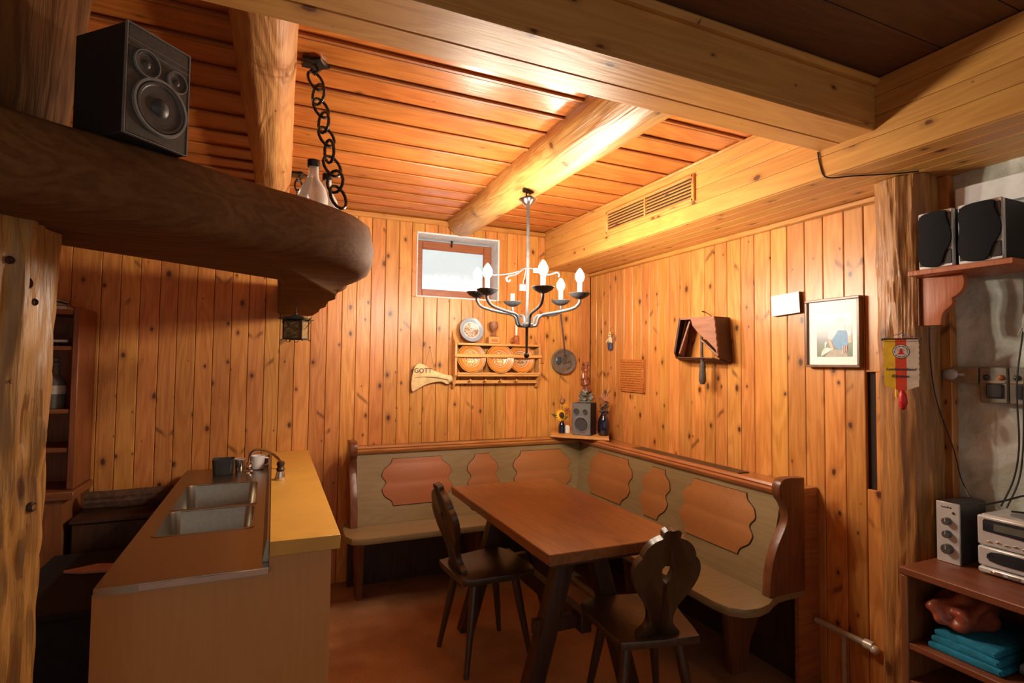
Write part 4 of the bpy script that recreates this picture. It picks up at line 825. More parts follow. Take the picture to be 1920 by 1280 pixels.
bp = [(0.917, 1.437), (0.893, 1.40), (0.876, 1.31), (0.883, 1.250), (0.905, 1.252), (0.95, 1.278), (1.00, 1.300), (1.06, 1.312), (1.10, 1.311), (1.135, 1.295), (1.160, 1.310), (1.170, 1.338), (1.158, 1.358), (1.12, 1.364), (1.06, 1.384), (1.01, 1.402), (0.975, 1.428), (0.945, 1.440)]
bm = NB(); prism(bm, [(p.x, p.y) for p in crom([Vector((a, b, 0)) for a, b in bp], 3, True)], 3.712, 3.738, PXZ, 0.007)
tube(bm, crom([(0.90, 3.712, 1.345), (0.97, 3.706, 1.352), (1.05, 3.704, 1.350), (1.14, 3.706, 1.335)], 4), [0.004]*5+[0.007]*4+[0.009]*4, 8); ball(bm, (1.152, 3.718, 1.332), 0.024, (1, 0.8, 1.1), wob=0.3); obj('blade', bm, 'bone', t)
bm = NB(); tube(bm, [(0.975, 3.728, 1.425), (1.012, 3.738, 1.553), (1.045, 3.726, 1.39)], 0.0013, 6); ball(bm, (1.012, 3.743, 1.555), 0.006, sub=1); obj('cord', bm, 'ink', t)
obj('lettering', text_bm('GOTT', 0.046, frame((0.957, 3.7105, 1.376), (1, 0, 0.0), (0, 0, 1))), 'ink', t)
# round grey dish with a long handle
t = T('round_dish', 'round grey dish with two hollows hanging by a long thin strap', 'dish', (2.08, 3.735, 1.37))
mm = frame((2.082, 3.735, 1.468), (1, 0, -0.15), (0.15, 0, 1))
dm = mm @ Matrix.Diagonal((1.06, 0.96, 1, 1))
bm = NB(); lathe(bm, [(0.06, 0.0), (0.098, 0.006), (0.104, 0.016), (0.102, 0.022), (0.094, 0.024), (0.086, 0.020), (0.05, 0.016), (0, 0.016)], 36, dm); obj('dish', bm, 'disc', t)
for (a, b), (ra, rb), mt in (((-0.048, 0.0), (0.023, 0.033), 'slate'), ((0.002, 0.018), (0.018, 0.040), 'twig')):
    bm = NB(); lathe(bm, [(1.0, 0.014), (1.02, 0.021), (0.86, 0.023), (0.80, 0.0175), (0, 0.0165)], 24, mm @ Matrix.Translation((a, b, 0.0)) @ Matrix.Diagonal((ra, rb, 1, 1))); obj('hollow', bm, mt, t)
bm = NB(); tube(bm, crom([tuple(mm @ Vector((0.02, -0.01, 0.023))), tuple(mm @ Vector((0.05, 0.01, 0.026))), tuple(mm @ Vector((0.06, -0.03, 0.024))), tuple(mm @ Vector((0.03, -0.06, 0.024)))], 4), 0.003, 7); obj('wire', bm, 'twig', t)
bm = NB(); box(bm, (-0.006, 0.05, 0.020), (0.006, 0.375, 0.026), 0.001, frame((2.082, 3.712, 1.468), (1, 0, 0.13), (-0.13, 0, 1))); obj('strap', bm, 'twig', t)
bm = NB(); tube(bm, [(2.034, 3.748, 1.838), (2.034, 3.718, 1.842)], 0.003, 6); obj('nail', bm, 'blackiron', t)

# corner shelf with its things
bm = NB(); prism(bm, [(1.850, 3.495), (2.152, 3.198), (2.335, 3.47), (2.335, 3.745), (1.99, 3.745)], 0.919, 0.934, None, 0.003)
tag(obj('corner_shelf', bm, 'rack', origin=(2.1, 3.5, 0.919)), 'small triangular pine shelf board lying in the bench corner', 'shelf')
loudspeaker('grey_loudspeaker', 'small grey and black loudspeaker on the corner shelf', (2.050, 3.402, 0.935), math.radians(-52), 0.138, 0.135, 0.232, [(0.0, 0.078, 0.056, 0.010), (-0.036, 0.170, 0.025, 0.006), (0.032, 0.170, 0.021, 0.004)], 'baffle_grey')
def flower_vase():
    t = T('sunflower_vase', 'dark blue vase with a sunflower left of the small loudspeaker', 'vase', (1.978, 3.56, 0.935))
    bm = NB(); lathe(bm, [(0.020, 0), (0.025, 0.006), (0.025, 0.05), (0.020, 0.070), (0.014, 0.082), (0.016, 0.088), (0.012, 0.086), (0, 0.05)], 20); obj('vase', bm, 'bluevase', t, local=True)
    bm = NB(); tube(bm, [(0, 0, 0.07), (-0.008, -0.005, 0.12), (-0.016, -0.018, 0.138)], 0.0025, 6); tube(bm, [(0, 0, 0.07), (0.002, 0, 0.16), (0.004, 0.0, 0.24)], 0.0022, 6); tube(bm, [(0, 0, 0.07), (0.03, 0, 0.13), (0.044, 0, 0.16)], 0.002, 6); obj('stem', bm, 'leaf', t, local=True)
    fm = frame((-0.016, -0.024, 0.136), (1, 0.15, 0), (0, 0.15, 1))
    for k in range(15):
        a = 2*math.pi*k/15; m2 = fm @ Matrix.Rotation(a, 4, 'Z')
        bm = NB(); prism(bm, [(0.017, -0.006), (0.030, -0.009), (0.050, 0.0), (0.030, 0.009), (0.017, 0.006)], 0.0, 0.0016, m2 @ Matrix.Rotation(0.25, 4, 'Y')); obj('petal', bm, 'petal', t, local=True)
    bm = NB(); lathe(bm, [(0.021, -0.002), (0.022, 0.004), (0.014, 0.008), (0, 0.007)], 18, fm); obj('seed_head', bm, 'seed', t, local=True)
    bm = NB(); prism(bm, [(0, 0), (-0.03, 0.018), (-0.075, 0.022), (-0.085, 0.026), (-0.06, 0.0), (-0.03, -0.014)], 0, 0.0018, frame((-0.02, -0.01, 0.125), (1, 0.2, 0), (0, 0.3, 1))); prism(bm, [(0, 0), (0.03, 0.012), (0.06, 0.0), (0.03, -0.012)], 0, 0.0018, frame((0.0, -0.01, 0.10), (1, 0.1, 0.4), (0, 0.5, 1))); obj('leaves', bm, 'leaf', t, local=True)
    bm = NB()
    for k in range(7): ball(bm, (0.045+0.012*math.cos(k), 0.004*k-0.01, 0.165+0.014*math.sin(k*2.1)), 0.010, sub=1, wob=0.3, seed=k)
    obj('berries', bm, 'dryred', t, local=True)
    bm = NB(); ball(bm, (0.004, 0, 0.238), 0.020, (1, 1, 1.1), sub=2, wob=0.7, freq=4, seed=3); prism(bm, [(-0.012, 0), (0, 0.045), (0.012, 0)], -0.002, 0.002, frame((0.0, 0, 0.245), (1, 0, 0), (-0.2, 0, 1))); obj('dried_bloom', bm, 'dry', t, local=True)
    bm = NB()
    for k in range(6): prism(bm, [(0, -0.005), (0.03, 0), (0, 0.005)], 0, 0.0015, frame((0.02, -0.005, 0.205), (math.cos(k*1.05), 0.1, math.sin(k*1.05)), (-math.sin(k*1.05), 0.1, math.cos(k*1.05))))
    obj('small_bloom', bm, 'petal', t, local=True)
flower_vase()
bm = NB(); box(bm, (2.004, 3.535, 0.935), (2.034, 3.56, 0.985), 0.003); box(bm, (2.007, 3.54, 0.985), (2.031, 3.556, 0.993), 0.002); tag(obj('small_box', bm, 'candle', origin=(2.02, 3.55, 0.935)), 'tiny pale box between sunflower vase and small loudspeaker', 'box')
def dry_vase():
    t = T('dark_vase', 'shiny dark blue vase with dried flowers right of the small loudspeaker', 'vase', (2.205, 3.345, 0.935))
    bm = NB(); lathe(bm, [(0.034, 0), (0.041, 0.01), (0.043, 0.07), (0.038, 0.115), (0.024, 0.145), (0.017, 0.160), (0.020, 0.172), (0.014, 0.170), (0, 0.12)], 24); obj('vase', bm, 'bluevase', t, local=True)
    bm = NB()
    for k in range(9): ball(bm, (0.018*math.cos(k*2.4)-0.006, 0.018*math.sin(k*2.4)-0.012, 0.165+0.009*k), 0.017, (1.1, 0.9, 0.7), sub=2, wob=0.8, freq=4, seed=k+3)
    obj('dark_leaves', bm, 'twig', t, local=True)
    bm = NB()
    for k in range(5):
        a = 0.5+k*1.2; prism(bm, [(p.x, p.y) for p in crom([Vector(q) for q in ((0, 0, 0), (0.02, 0.022, 0), (0.052, 0.010, 0), (0.045, -0.014, 0), (0.015, -0.012, 0))], 3, True)], 0, 0.0025, frame((-0.02, -0.03, 0.255), (math.cos(a), -0.25*math.sin(a*2), math.sin(a)), (-math.sin(a), 0.35, math.cos(a))))
    obj('dried_petals', bm, 'dry', t, local=True)
    bm = NB()
    for e in ((0.045, 0.02, 0.37), (0.07, 0.0, 0.345), (0.015, 0.0, 0.345), (0.055, -0.02, 0.33)): tube(bm, [(0, -0.01, 0.22), (e[0]*0.5, e[1]*0.5, 0.30), e], [0.0022, 0.0018, 0.001], 5)
    prism(bm, [(-0.015, 0), (0.0, 0.030), (0.015, 0)], 0, 0.003, frame((0.0, -0.02, 0.305), (1, 0, 0.3), (-0.3, 0, 1))); obj('twigs', bm, 'twig', t, local=True)
dry_vase()
def carving():
    t = T('carved_figure', 'glossy red brown carved figure on a mossy foot on the small loudspeaker', 'carving', (2.112, 3.445, 1.168))
    bm = NB()
    for k in range(12): ball(bm, (0.030*math.cos(k*2.1), 0.026*math.sin(k*1.7), 0.014+0.0065*k), 0.021, (1, 1, 0.8), sub=2, wob=0.8, freq=4, seed=k)
    box(bm, (-0.045, -0.035, 0.0), (0.045, 0.035, 0.010), 0.002); obj('foot', bm, 'rock', t, local=True)
    bm = NB(); path = [(0.010, 0, 0.075), (0.004, 0, 0.12), (-0.010, 0, 0.16), (-0.004, 0, 0.20), (0.0, 0, 0.24), (0.006, 0, 0.275), (0.016, 0, 0.300)]
    log_pts = crom(path, 4); n = len(log_pts); tube(bm, log_pts, [0.036*(1-0.72*i/n)*(1+0.22*math.sin(i*1.3)) for i in range(n)], 14)
    for k in range(10): ball(bm, (0.018*math.sin(k*1.9), -0.018+0.004*k, 0.09+0.018*k), 0.017-0.0006*k, (0.8, 0.8, 1.7), sub=2, wob=0.6, freq=3, seed=k+20)
    tube(bm, crom([(-0.020, -0.01, 0.13), (-0.040, -0.016, 0.165), (-0.036, -0.016, 0.205), (-0.018, -0.012, 0.235)], 4), [0.012, 0.013, 0.013, 0.012, 0.012, 0.011, 0.010, 0.010, 0.009, 0.008, 0.007, 0.005, 0.004], 9)
    obj('figure', bm, 'carving', t, local=True)
    bm = NB(); ball(bm, (-0.037, -0.026, 0.195), 0.012, (0.5, 0.5, 1.8), sub=2); obj('bright_chip', bm, 'creamcloth', t, local=True)
carving()

# ================================================================== RIGHT WALL THINGS
t = T('hanging_doll', 'little straw hatted doll in blue hanging on the wall near the corner', 'doll', (2.32, 3.44, 1.555))
o0 = Vector((2.322, 3.44, 1.555))
bm = NB(); lathe(bm, [(0.0, 0), (0.022, 0.004), (0.026, 0.03), (0.018, 0.060), (0, 0.064)], 16, Matrix.Translation(o0) @ Matrix.Diagonal((0.6, 1, 1, 1))); obj('skirt', bm, 'dollblue', t)
bm = NB(); ball(bm, o0+Vector((-0.002, 0, 0.078)), 0.022, (0.6, 1.1, 1.3)); tube(bm, [o0+Vector((-0.004, 0.02, 0.085)), o0+Vector((-0.010, 0.038, 0.060))], 0.007, 8); tube(bm, [o0+Vector((-0.004, -0.02, 0.085)), o0+Vector((-0.010, -0.034, 0.055))], 0.007, 8); ball(bm, o0+Vector((-0.004, 0, 0.115)), 0.016); obj('body', bm, 'dollcream', t)
bm = NB(); lathe(bm, [(0.034, 0.120), (0.034, 0.123), (0.017, 0.126), (0.015, 0.143), (0, 0.146)], 18, Matrix.Translation(o0+Vector((-0.006, 0, 0))) @ Matrix.Diagonal((0.6, 1, 1, 1))); obj('hat', bm, 'straw', t)
bm = NB(); tube(bm, [o0+Vector((-0.002, 0, 0.143)), o0+Vector((0.012, 0.0, 0.180))], 0.001, 5); obj('string', bm, 'ink', t)
t = T('ribbed_board', 'orange ribbed wooden board on the wall right of the dried flowers', 'board', (2.335, 3.175, 1.255))
bm = NB(); box(bm, (2.326, 3.038, 1.255), (2.339, 3.315, 1.486), 0.002); obj('board', bm, 'orange_board', t)
for k in range(13):
    bm = NB(); tube(bm, [(2.3255, 3.062, 1.272+k*0.0163), (2.3255, 3.312, 1.272+k*0.0163)], 0.0042, 6); obj('rib', bm, 'orange_board', t)
bm = NB(); box(bm, (2.318, 3.038, 1.255), (2.327, 3.056, 1.486), 0.002); obj('edge_strip', bm, 'orange_board', t)
t = T('wooden_scoop', 'old wooden grain scoop with hanging handle on the right wall', 'scoop', (2.33, 2.45, 1.34))
RM = lambda X: frame((X, 0, 0), (0, -1, 0), (0, 0, 1))     # (u=-y, v=z) plane facing -x
def quad_board(pts, th, name, mat):
    bm = NB(); p = [Vector(q) for q in pts]; nn = (p[1]-p[0]).cross(p[3]-p[0]).normalized()*th
    a = [bm.verts.new(q) for q in p]; b = [bm.verts.new(q+nn) for q in p]; bm.faces.new(a); bm.faces.new(b[::-1])
    for i in range(4): bm.faces.new((a[i], a[(i+1) % 4], b[(i+1) % 4], b[i]))
    return obj(name, bm, mat, t, smooth=False)
quad_board([(2.210, 2.266, 1.720), (2.338, 2.290, 1.722), (2.338, 2.262, 1.468), (2.210, 2.240, 1.502)], 0.010, 'side_board', 'scoop_dark')
quad_board([(2.210, 2.538, 1.729), (2.338, 2.640, 1.735), (2.338, 2.715, 1.490), (2.210, 2.585, 1.525)], 0.010, 'side_board', 'scoop_dark')
quad_board([(2.210, 2.538, 1.729), (2.338, 2.640, 1.735), (2.338, 2.290, 1.722), (2.210, 2.266, 1.720)], 0.008, 'top_board', 'scoop')
quad_board([(2.232, 2.570, 1.520), (2.250, 2.500, 1.715), (2.338, 2.585, 1.715), (2.338, 2.645, 1.485)], 0.008, 'inner_board', 'scoop')
fp = [(-2.538, 1.729), (-2.530, 1.718), (-2.446, 1.716), (-2.431, 1.678), (-2.396, 1.644), (-2.357, 1.614), (-2.323, 1.595), (-2.290, 1.568), (-2.253, 1.538), (-2.240, 1.502)]
for k in range(12):
    f = k/12; fp.append((-2.240-0.026*f-(0.0 if k % 2 else -0.005), 1.502+0.218*f+0.004))
fp.append((-2.266, 1.720))
bm = NB(); prism(bm, fp, 0.0, 0.008, RM(2.210)); obj('front_board', bm, 'scoop', t, smooth=False)
quad_board([(2.214, 2.243, 1.505), (2.214, 2.375, 1.600), (2.334, 2.44, 1.60), (2.334, 2.33, 1.475)], 0.008, 'inner_board', 'scoop')
quad_board([(2.225, 2.300, 1.494), (2.225, 2.590, 1.500), (2.338, 2.700, 1.486), (2.338, 2.270, 1.466)], 0.005, 'bottom_edge', 'scoop_dark')
bm = NB(); tube(bm, [(2.245, 2.404, 1.640), (2.245, 2.402, 1.475)], 0.009, 10); hd = obj('handle_rod', bm, 'twig', t)
bm = NB(); lathe(bm, [(0.008, 1.475), (0.012, 1.468), (0.019, 1.445), (0.017, 1.428), (0.020, 1.39), (0.020, 1.36), (0.012, 1.343), (0, 1.341)], 18, Matrix.Translation((2.245, 2.398, 0))); obj('grip', bm, 'twig', hd)
bm = NB(); tube(bm, crom([(2.335, 2.41, 1.730), (2.29, 2.42, 1.760), (2.27, 2.43, 1.765), (2.27, 2.40, 1.752)], 3), 0.002, 6); obj('hanging_wire', bm, 'blackiron', t)
# white plaque, tilted
t = T('white_plaque', 'tilted white plaque on the right wall above left of the picture', 'plaque', (2.33, 1.91, 1.705))
mm = frame((2.318, 1.908, 1.758), (0, -1, 0.055), (0, 0.055, 1))
bm = NB(); box(bm, (-0.080, -0.051, -0.018), (0.080, 0.051, -0.001), 0.001, mm); obj('board', bm, 'scoop_dark', t)
bm = NB(); box(bm, (-0.080, -0.051, -0.001), (0.080, 0.051, 0.002), 0, mm); pl = obj('face', bm, 'paper', t, smooth=False)
bm = NB()
for r in range(4): box(bm, (-0.055, 0.022-0.018*r, 0.002), (0.050-0.012*(r % 2), 0.0235-0.018*r, 0.0024), 0, mm)
obj('faint_lines', bm, 'reveal', pl, smooth=False)
# framed picture
t = T('framed_picture', 'framed picture of a figure in blue with white sleeves on the right wall', 'picture', (2.33, 1.66, 1.448))
bm = NB(); X0 = 2.306
for lo, hi in (((X0, 1.530, 1.448), (2.339, 1.793, 1.460)), ((X0, 1.530, 1.750), (2.339, 1.793, 1.762)), ((X0, 1.530, 1.460), (2.339, 1.543, 1.750)), ((X0, 1.780, 1.460), (2.339, 1.793, 1.750))): box(bm, lo, hi, 0.002)
obj('frame', bm, 'frame', t)
bm = NB(); box(bm, (2.317, 1.543, 1.460), (2.338, 1.780, 1.750)); obj('mat_board', bm, 'paper', t, smooth=False)
def printmat():
    m, nt, b = newmat('picture_background'); tc = nt.nodes.new('ShaderNodeTexCoord'); sp = nt.nodes.new('ShaderNodeSeparateXYZ'); nt.links.new(tc.outputs['Object'], sp.inputs[0])
    z = math_node(nt, 'ADD', sp.outputs[2], math_node(nt, 'MULTIPLY', math_node(nt, 'SUBTRACT', noise_node(nt, tc.outputs['Object'], 30, 3), 0.5), 0.02))
    rp = nt.nodes.new('ShaderNodeValToRGB'); nt.links.new(mapr(nt, z, 0.048, 0.24, smooth=False), rp.inputs[0]); e = rp.color_ramp.elements
    e[0].position = 0; e[0].color = (0.16, 0.19, 0.13, 1); e[1].position = 0.30; e[1].color = (0.22, 0.27, 0.22, 1)
    for p, c in ((0.40, (0.30, 0.33, 0.38)), (0.55, (0.50, 0.52, 0.56)), (0.8, (0.72, 0.73, 0.75)), (1.0, (0.82, 0.82, 0.81))): k = e.new(p); k.color = (*c, 1)
    nt.links.new(rp.outputs[0], b.inputs['Base Color']); b.inputs['Roughness'].default_value = 0.4; return m
M['print'] = printmat()
bm = NB(); box(bm, (2.3164, 1.568, 1.496), (2.3172, 1.738, 1.690)); pr = obj('print', bm, 'print', t, smooth=False)
def shape(pts, col, nm, k):
    if nm not in M: M[nm] = plain(nm, col, 0.45, var=0.10, scale=60)
    bm = NB(); prism(bm, [(-a, b) for a, b in pts], 0.0, 0.0002, RM(2.3163-0.00025*k)); obj('print_shape', bm, nm, pr, smooth=False)
shape([(1.700, 1.497), (1.59, 1.497), (1.60, 1.525), (1.66, 1.530)], (0.42, 0.38, 0.31), 'print_tan', 0)
shape([(1.665, 1.60), (1.64, 1.615), (1.592, 1.612), (1.578, 1.580), (1.592, 1.545), (1.628, 1.525), (1.652, 1.545), (1.660, 1.57)], (0.16, 0.34, 0.58), 'print_blue', 1)
shape([(1.660, 1.637), (1.643, 1.652), (1.632, 1.618), (1.648, 1.592), (1.665, 1.572), (1.682, 1.580), (1.680, 1.610)], (0.70, 0.68, 0.74), 'print_sleeve', 2)
shape([(1.606, 1.640), (1.594, 1.612), (1.586, 1.585), (1.572, 1.590), (1.572, 1.62), (1.588, 1.64)], (0.70, 0.68, 0.74), 'print_sleeve', 2)
shape([(1.642, 1.655), (1.606, 1.645), (1.600, 1.615), (1.632, 1.616)], (0.76, 0.76, 0.77), 'print_blouse', 3)
shape([(1.636, 1.678), (1.622, 1.684), (1.608, 1.676), (1.609, 1.655), (1.622, 1.646), (1.636, 1.656)], (0.80, 0.78, 0.74), 'print_head', 4)
shape([(1.683, 1.580), (1.670, 1.576), (1.652, 1.532), (1.664, 1.526), (1.676, 1.55)], (0.66, 0.46, 0.36), 'print_arm', 3)
shape([(1.589, 1.586), (1.572, 1.590), (1.570, 1.560), (1.586, 1.556)], (0.66, 0.50, 0.38), 'print_arm2', 3)
shape([(1.717, 1.498), (1.712, 1.520), (1.698, 1.540), (1.652, 1.532)], (0.74, 0.70, 0.64), 'print_white', 4)
shape([(1.699, 1.535), (1.697, 1.560), (1.690, 1.567), (1.684, 1.558), (1.689, 1.556), (1.692, 1.538)], (0.80, 0.78, 0.76), 'print_white2', 4)
for k, cc in enumerate(((0.70, 0.66, 0.60), (0.38, 0.10, 0.07))):
    for q in range(3): shape([(1.612-0.008*q-0.003*k, 1.512+0.004*q), (1.609-0.008*q-0.003*k, 1.512+0.004*q), (1.609-0.008*q-0.003*k, 1.546), (1.612-0.008*q-0.003*k, 1.546)], cc, 'print_braid%d' % k, 5+k)

# heating pipe along the floor
t = T('heating_pipe', 'cream heating pipe running low along the right wall into the post', 'pipe', (2.30, 1.6, 0.27))
bm = NB(); tube(bm, [(2.30, 1.745, 0.297), (2.30, 1.50, 0.296)], 0.013, 10); tube(bm, [(2.31, 1.62, 0.0), (2.31, 1.62, 0.285)], 0.010, 8); obj('tube', bm, 'pipe', t)
bm = NB(); tube(bm, [(2.30, 1.52, 0.296), (2.30, 1.485, 0.296)], 0.020, 12); ball(bm, (2.295, 1.478, 0.290), 0.018); obj('fitting', bm, 'pipewood', t)

# ================================================================== POST THINGS, SPEAKER SHELF
t = T('pennant', 'yellow red and white pennant with red tassel hanging on the log post', 'pennant', (2.15, 1.27, 1.31))
pm = frame((2.128, 1.257, 1.470), (0.48, -0.877, 0), (0, 0, 1))     # u right, v up, faces the room
def stripe(u0, u1, mat, z=0.0):
    tip = lambda u: -0.085 - 0.022*(1-abs(u)/0.053)
    n = 10; bot = []
    for i in range(n+1):
        u_ = u0+(u1-u0)*i/n; bot.append((u_, tip(u_)-(0.003 if i % 2 else 0)))
    p = [(u0, 0.085)] + [(u0-(0.0022 if (u0 < -0.05 and k % 2) else 0), 0.085-0.010*k) for k in range(1, 16)] + bot + [(u1+(0.0022 if (u1 > 0.05 and k % 2) else 0), -0.065+0.010*k) for k in range(0, 15)] + [(u1, 0.085)]
    bm = NB(); prism(bm, p, -0.0008, 0.0008, pm); return obj('cloth', bm, mat, t, smooth=False)
stripe(-0.052, -0.0178, 'yellowcloth'); stripe(-0.0175, 0.0160, 'redcloth'); stripe(0.0163, 0.052, 'creamcloth')
bm = NB(); tube(bm, [pm @ Vector((-0.058, 0.087, 0.001)), pm @ Vector((0.058, 0.087, 0.001))], 0.0025, 7); ball(bm, pm @ Vector((-0.058, 0.085, 0.001)), 0.005, sub=1); ball(bm, pm @ Vector((0.058, 0.085, 0.001)), 0.005, sub=1); obj('rod', bm, 'table_leg', t)
bm = NB(); tube(bm, [pm @ Vector((-0.057, 0.087, 0.001)), pm @ Vector((0.004, 0.110, -0.010)), pm @ Vector((0.057, 0.087, 0.001))], 0.0015, 6); tube(bm, crom([pm @ Vector((0.004, 0.112, -0.01)), pm @ Vector((-0.008, 0.098, 0.002)), pm @ Vector((0.006, 0.088, 0.004)), pm @ Vector((0.014, 0.104, 0.001)), pm @ Vector((0.022, 0.09, 0.003))], 4), 0.0014, 6); obj('cord', bm, 'bookgrey', t)
bm = NB(); box(bm, (-0.050, 0.0765, 0.0009), (0.050, 0.078, 0.0013), 0, pm); obj('stitching', bm, 'ink', t, smooth=False)
em = pm @ Matrix.Translation((0.0, 0.040, 0.0))
for r0, r1, z, mt in ((0.0, 0.0262, 0.0012, 'ink'), (0.0, 0.0240, 0.0016, 'paper'), (0.0, 0.0155, 0.0020, 'creamcloth')):
    bm = NB(); lathe(bm, [(0, z-0.001), (r1, z-0.001), (r1, z), (0, z)], 32, em); obj('emblem_disc', bm, mt, t, smooth=False)
bm = NB()
for k in range(28):
    a = 2*math.pi*k/28
    if k in (16, 26): continue
    box(bm, (0.0175, -0.0012, 0.0016), (0.0220, 0.0008+0.0006*(k % 3), 0.0020), 0, em @ Matrix.Rotation(a, 4, 'Z'))
obj('ring_lettering', bm, 'ink', t, smooth=False)
bm = NB(); prism(bm, [(-0.0125, -0.010), (-0.006, -0.0045), (-0.0045, 0.004), (0, 0.0115), (0.0045, 0.004), (0.006, -0.0045), (0.0125, -0.010)], 0.0020, 0.0026, em)
for k in range(6):
    a = math.radians(20+28*k); box(bm, (0.0085, -0.0005, 0.0020), (0.0125, 0.0005, 0.0025), 0, em @ Matrix.Rotation(a, 4, 'Z'))
obj('flame_mark', bm, 'tassel', t, smooth=False)
obj('lettering', text_bm('Landesverband', 0.0150, pm @ Matrix.Translation((-0.002, -0.030, 0.0014)), shear=0.25), 'inkblue', t, smooth=False)
obj('lettering', text_bm('Kärnten', 0.0160, pm @ Matrix.Translation((-0.004, -0.056, 0.0014)), shear=0.25), 'inkblue', t, smooth=False)
bm = NB(); tube(bm, [pm @ Vector((0.001, -0.104, 0)), pm @ Vector((0.003, -0.118, 0.002)), pm @ Vector((0.004, -0.150, 0.002)), pm @ Vector((0.003, -0.168, 0))], [0.005, 0.012, 0.014, 0.009], 12); ball(bm, pm @ Vector((0.003, -0.166, 0)), 0.010); obj('tassel', bm, 'tassel', t)
bm = NB(); tube(bm, [pm @ Vector((-0.016, -0.100, 0)), pm @ Vector((-0.016, -0.128, 0.001))], [0.003, 0.005], 8); obj('gold_fringe', bm, 'yellowcloth', t)

t = T('speaker_shelf', 'brown wall shelf with scrolled bracket under the two silver speakers', 'shelf', (2.20, 1.05, 1.60))
bm = NB(); prism(bm, [(2.070, 0.895), (2.300, 0.895), (2.300, 1.180), (2.20, 1.180), (2.16, 1.196), (2.070, 1.196)], 1.776, 1.794, None, 0.003); obj('shelf_board', bm, 'bracketwood', t)
cv = [(p.x, p.y) for p in crom([Vector((a, b, 0)) for a, b in ((1.066, 1.775), (1.060, 1.750), (1.066, 1.722), (1.084, 1.702), (1.098, 1.694), (1.096, 1.678), (1.106, 1.664), (1.122, 1.650), (1.130, 1.632), (1.134, 1.602))], 3)]
bm = NB(); prism(bm, [(1.196, 1.602), (1.196, 1.775)]+cv, 2.145, 2.172, PYZ, 0.003); obj('bracket', bm, 'bracketwood', t)
bm = NB(); box(bm, (2.135, 1.1965, 1.602), (2.182, 1.2010, 1.7755), 0.001); obj('bracket_back', bm, 'redwood', t)
def silver_speaker(label, yc, wd):
    t = T('silver_speaker', label, 'loudspeaker', (2.080, yc, 1.795), math.radians(-90), 'silver fronted speakers on the wall shelf'); h = 0.198
    bm = NB(); box(bm, (-wd/2+0.002, 0.022, 0), (wd/2-0.002, 0.19, h), 0.003); obj('cabinet', bm, 'black', t, local=True)
    bm = NB(); box(bm, (-wd/2, 0.003, 0), (wd/2, 0.0219, h), 0.003); obj('front_frame', bm, 'silver', t, local=True)
    a = wd/2
    g = [(-a*0.55, h*0.975), (a*0.62, h*0.975), (a*0.70, h*0.86), (a*0.95, h*0.60), (a*0.93, h*0.42), (a*0.60, h*0.24), (a*0.30, h*0.035), (-a*0.55, h*0.035), (-a*0.92, h*0.16), (-a*0.95, h*0.36), (-a*0.88, h*0.60), (-a*0.92, h*0.86)]
    bm = NB(); prism(bm, [(p.x, p.y) for p in crom([Vector((x, y, 0)) for x, y in g], 3, True)], -0.0028, 0.006, Matrix(((1, 0, 0, 0), (0, 0, -1, 0), (0, 1, 0, 0), (0, 0, 0, 1))), 0.002); obj('grille', bm, 'grille', t, local=True)
    for x0, x1, z0, z1 in ((-a*0.94, -a*0.60, h*0.62, h*0.95), (a*0.60, a*0.94, h*0.68, h*0.94), (-a*0.94, -a*0.62, h*0.05, h*0.18), (a*0.42, a*0.94, h*0.05, h*0.30)):
        bm = NB(); box(bm, (x0, 0.0006, z0), (x1, 0.006, z1), 0.002); obj('corner_inset', bm, 'darkplastic', t, local=True)
silver_speaker('silver fronted speaker on the wall shelf beside the log post', 1.1130, 0.106)
silver_speaker('silver fronted speaker at the outer end of the wall shelf', 0.9835, 0.122)

# switches and sockets on the plaster
t = T('switch_plate', 'brown switch plate with a pale oval cover on the plaster wall', 'switch', (2.33, 1.165, 1.40))
bm = NB(); box(bm, (2.306, 1.104, 1.398), (2.336, 1.232, 1.455), 0.003); obj('plate', bm, 'switchplate', t)
bm = NB(); ball(bm, (2.304, 1.190, 1.428), 0.024, (0.35, 1.15, 0.85)); tube(bm, [(2.304, 1.162, 1.428), (2.304, 1.145, 1.427)], 0.006, 8); obj('oval_cover', bm, 'silver', t)
def socket(label, y0, y1, dot):
    t = T('socket_box', label, 'socket', (2.33, (y0+y1)/2, 1.33), 0, 'socket boxes on the plaster')
    bm = NB(); box(bm, (2.304, y0, 1.330), (2.336, y1, 1.456), 0.004); obj('box', bm, 'plasterbox', t)
    bm = NB(); box(bm, (2.296, y0+0.012, 1.348), (2.3045, y1-0.022, 1.398), 0.004); obj('plug_block', bm, 'darkplastic', t)
    bm = NB(); box(bm, (2.300, y0+0.004, 1.400), (2.3045, y1-0.004, 1.408), 0.001); obj('bar', bm, 'switchplate', t)
    for k, yy in enumerate((y1-0.022, y0+0.018)):
        bm = NB(); ball(bm, (2.302, yy, 1.420), 0.010, (0.7, 1, 1)); obj('lamp_lens', bm, dot if k else 'darkplastic', t)
socket('socket box with a black plug in line with the hanging cables', 1.018, 1.100, 'dryred'); socket('socket box with black plug at the right picture edge', 0.925, 1.014, 'slate')
t = T('wall_adapter', 'black adapter on a grey plate low on the plaster wall', 'adapter', (2.33, 0.93, 1.02))
bm = NB(); box(bm, (2.305, 0.905, 1.010), (2.336, 0.975, 1.105), 0.004); obj('plate', bm, 'plasterbox', t)
bm = NB(); box(bm, (2.285, 0.91, 1.10), (2.336, 0.97, 1.16), 0.008); obj('adapter', bm, 'darkplastic', t)
def cable(label, pts, r=0.0028):
    bm = NB(); tube(bm, crom(pts, 6), r, 6); o = pts[0]; tag(obj('cable', bm, 'cable', origin=o), label, 'cable', 'black cables')
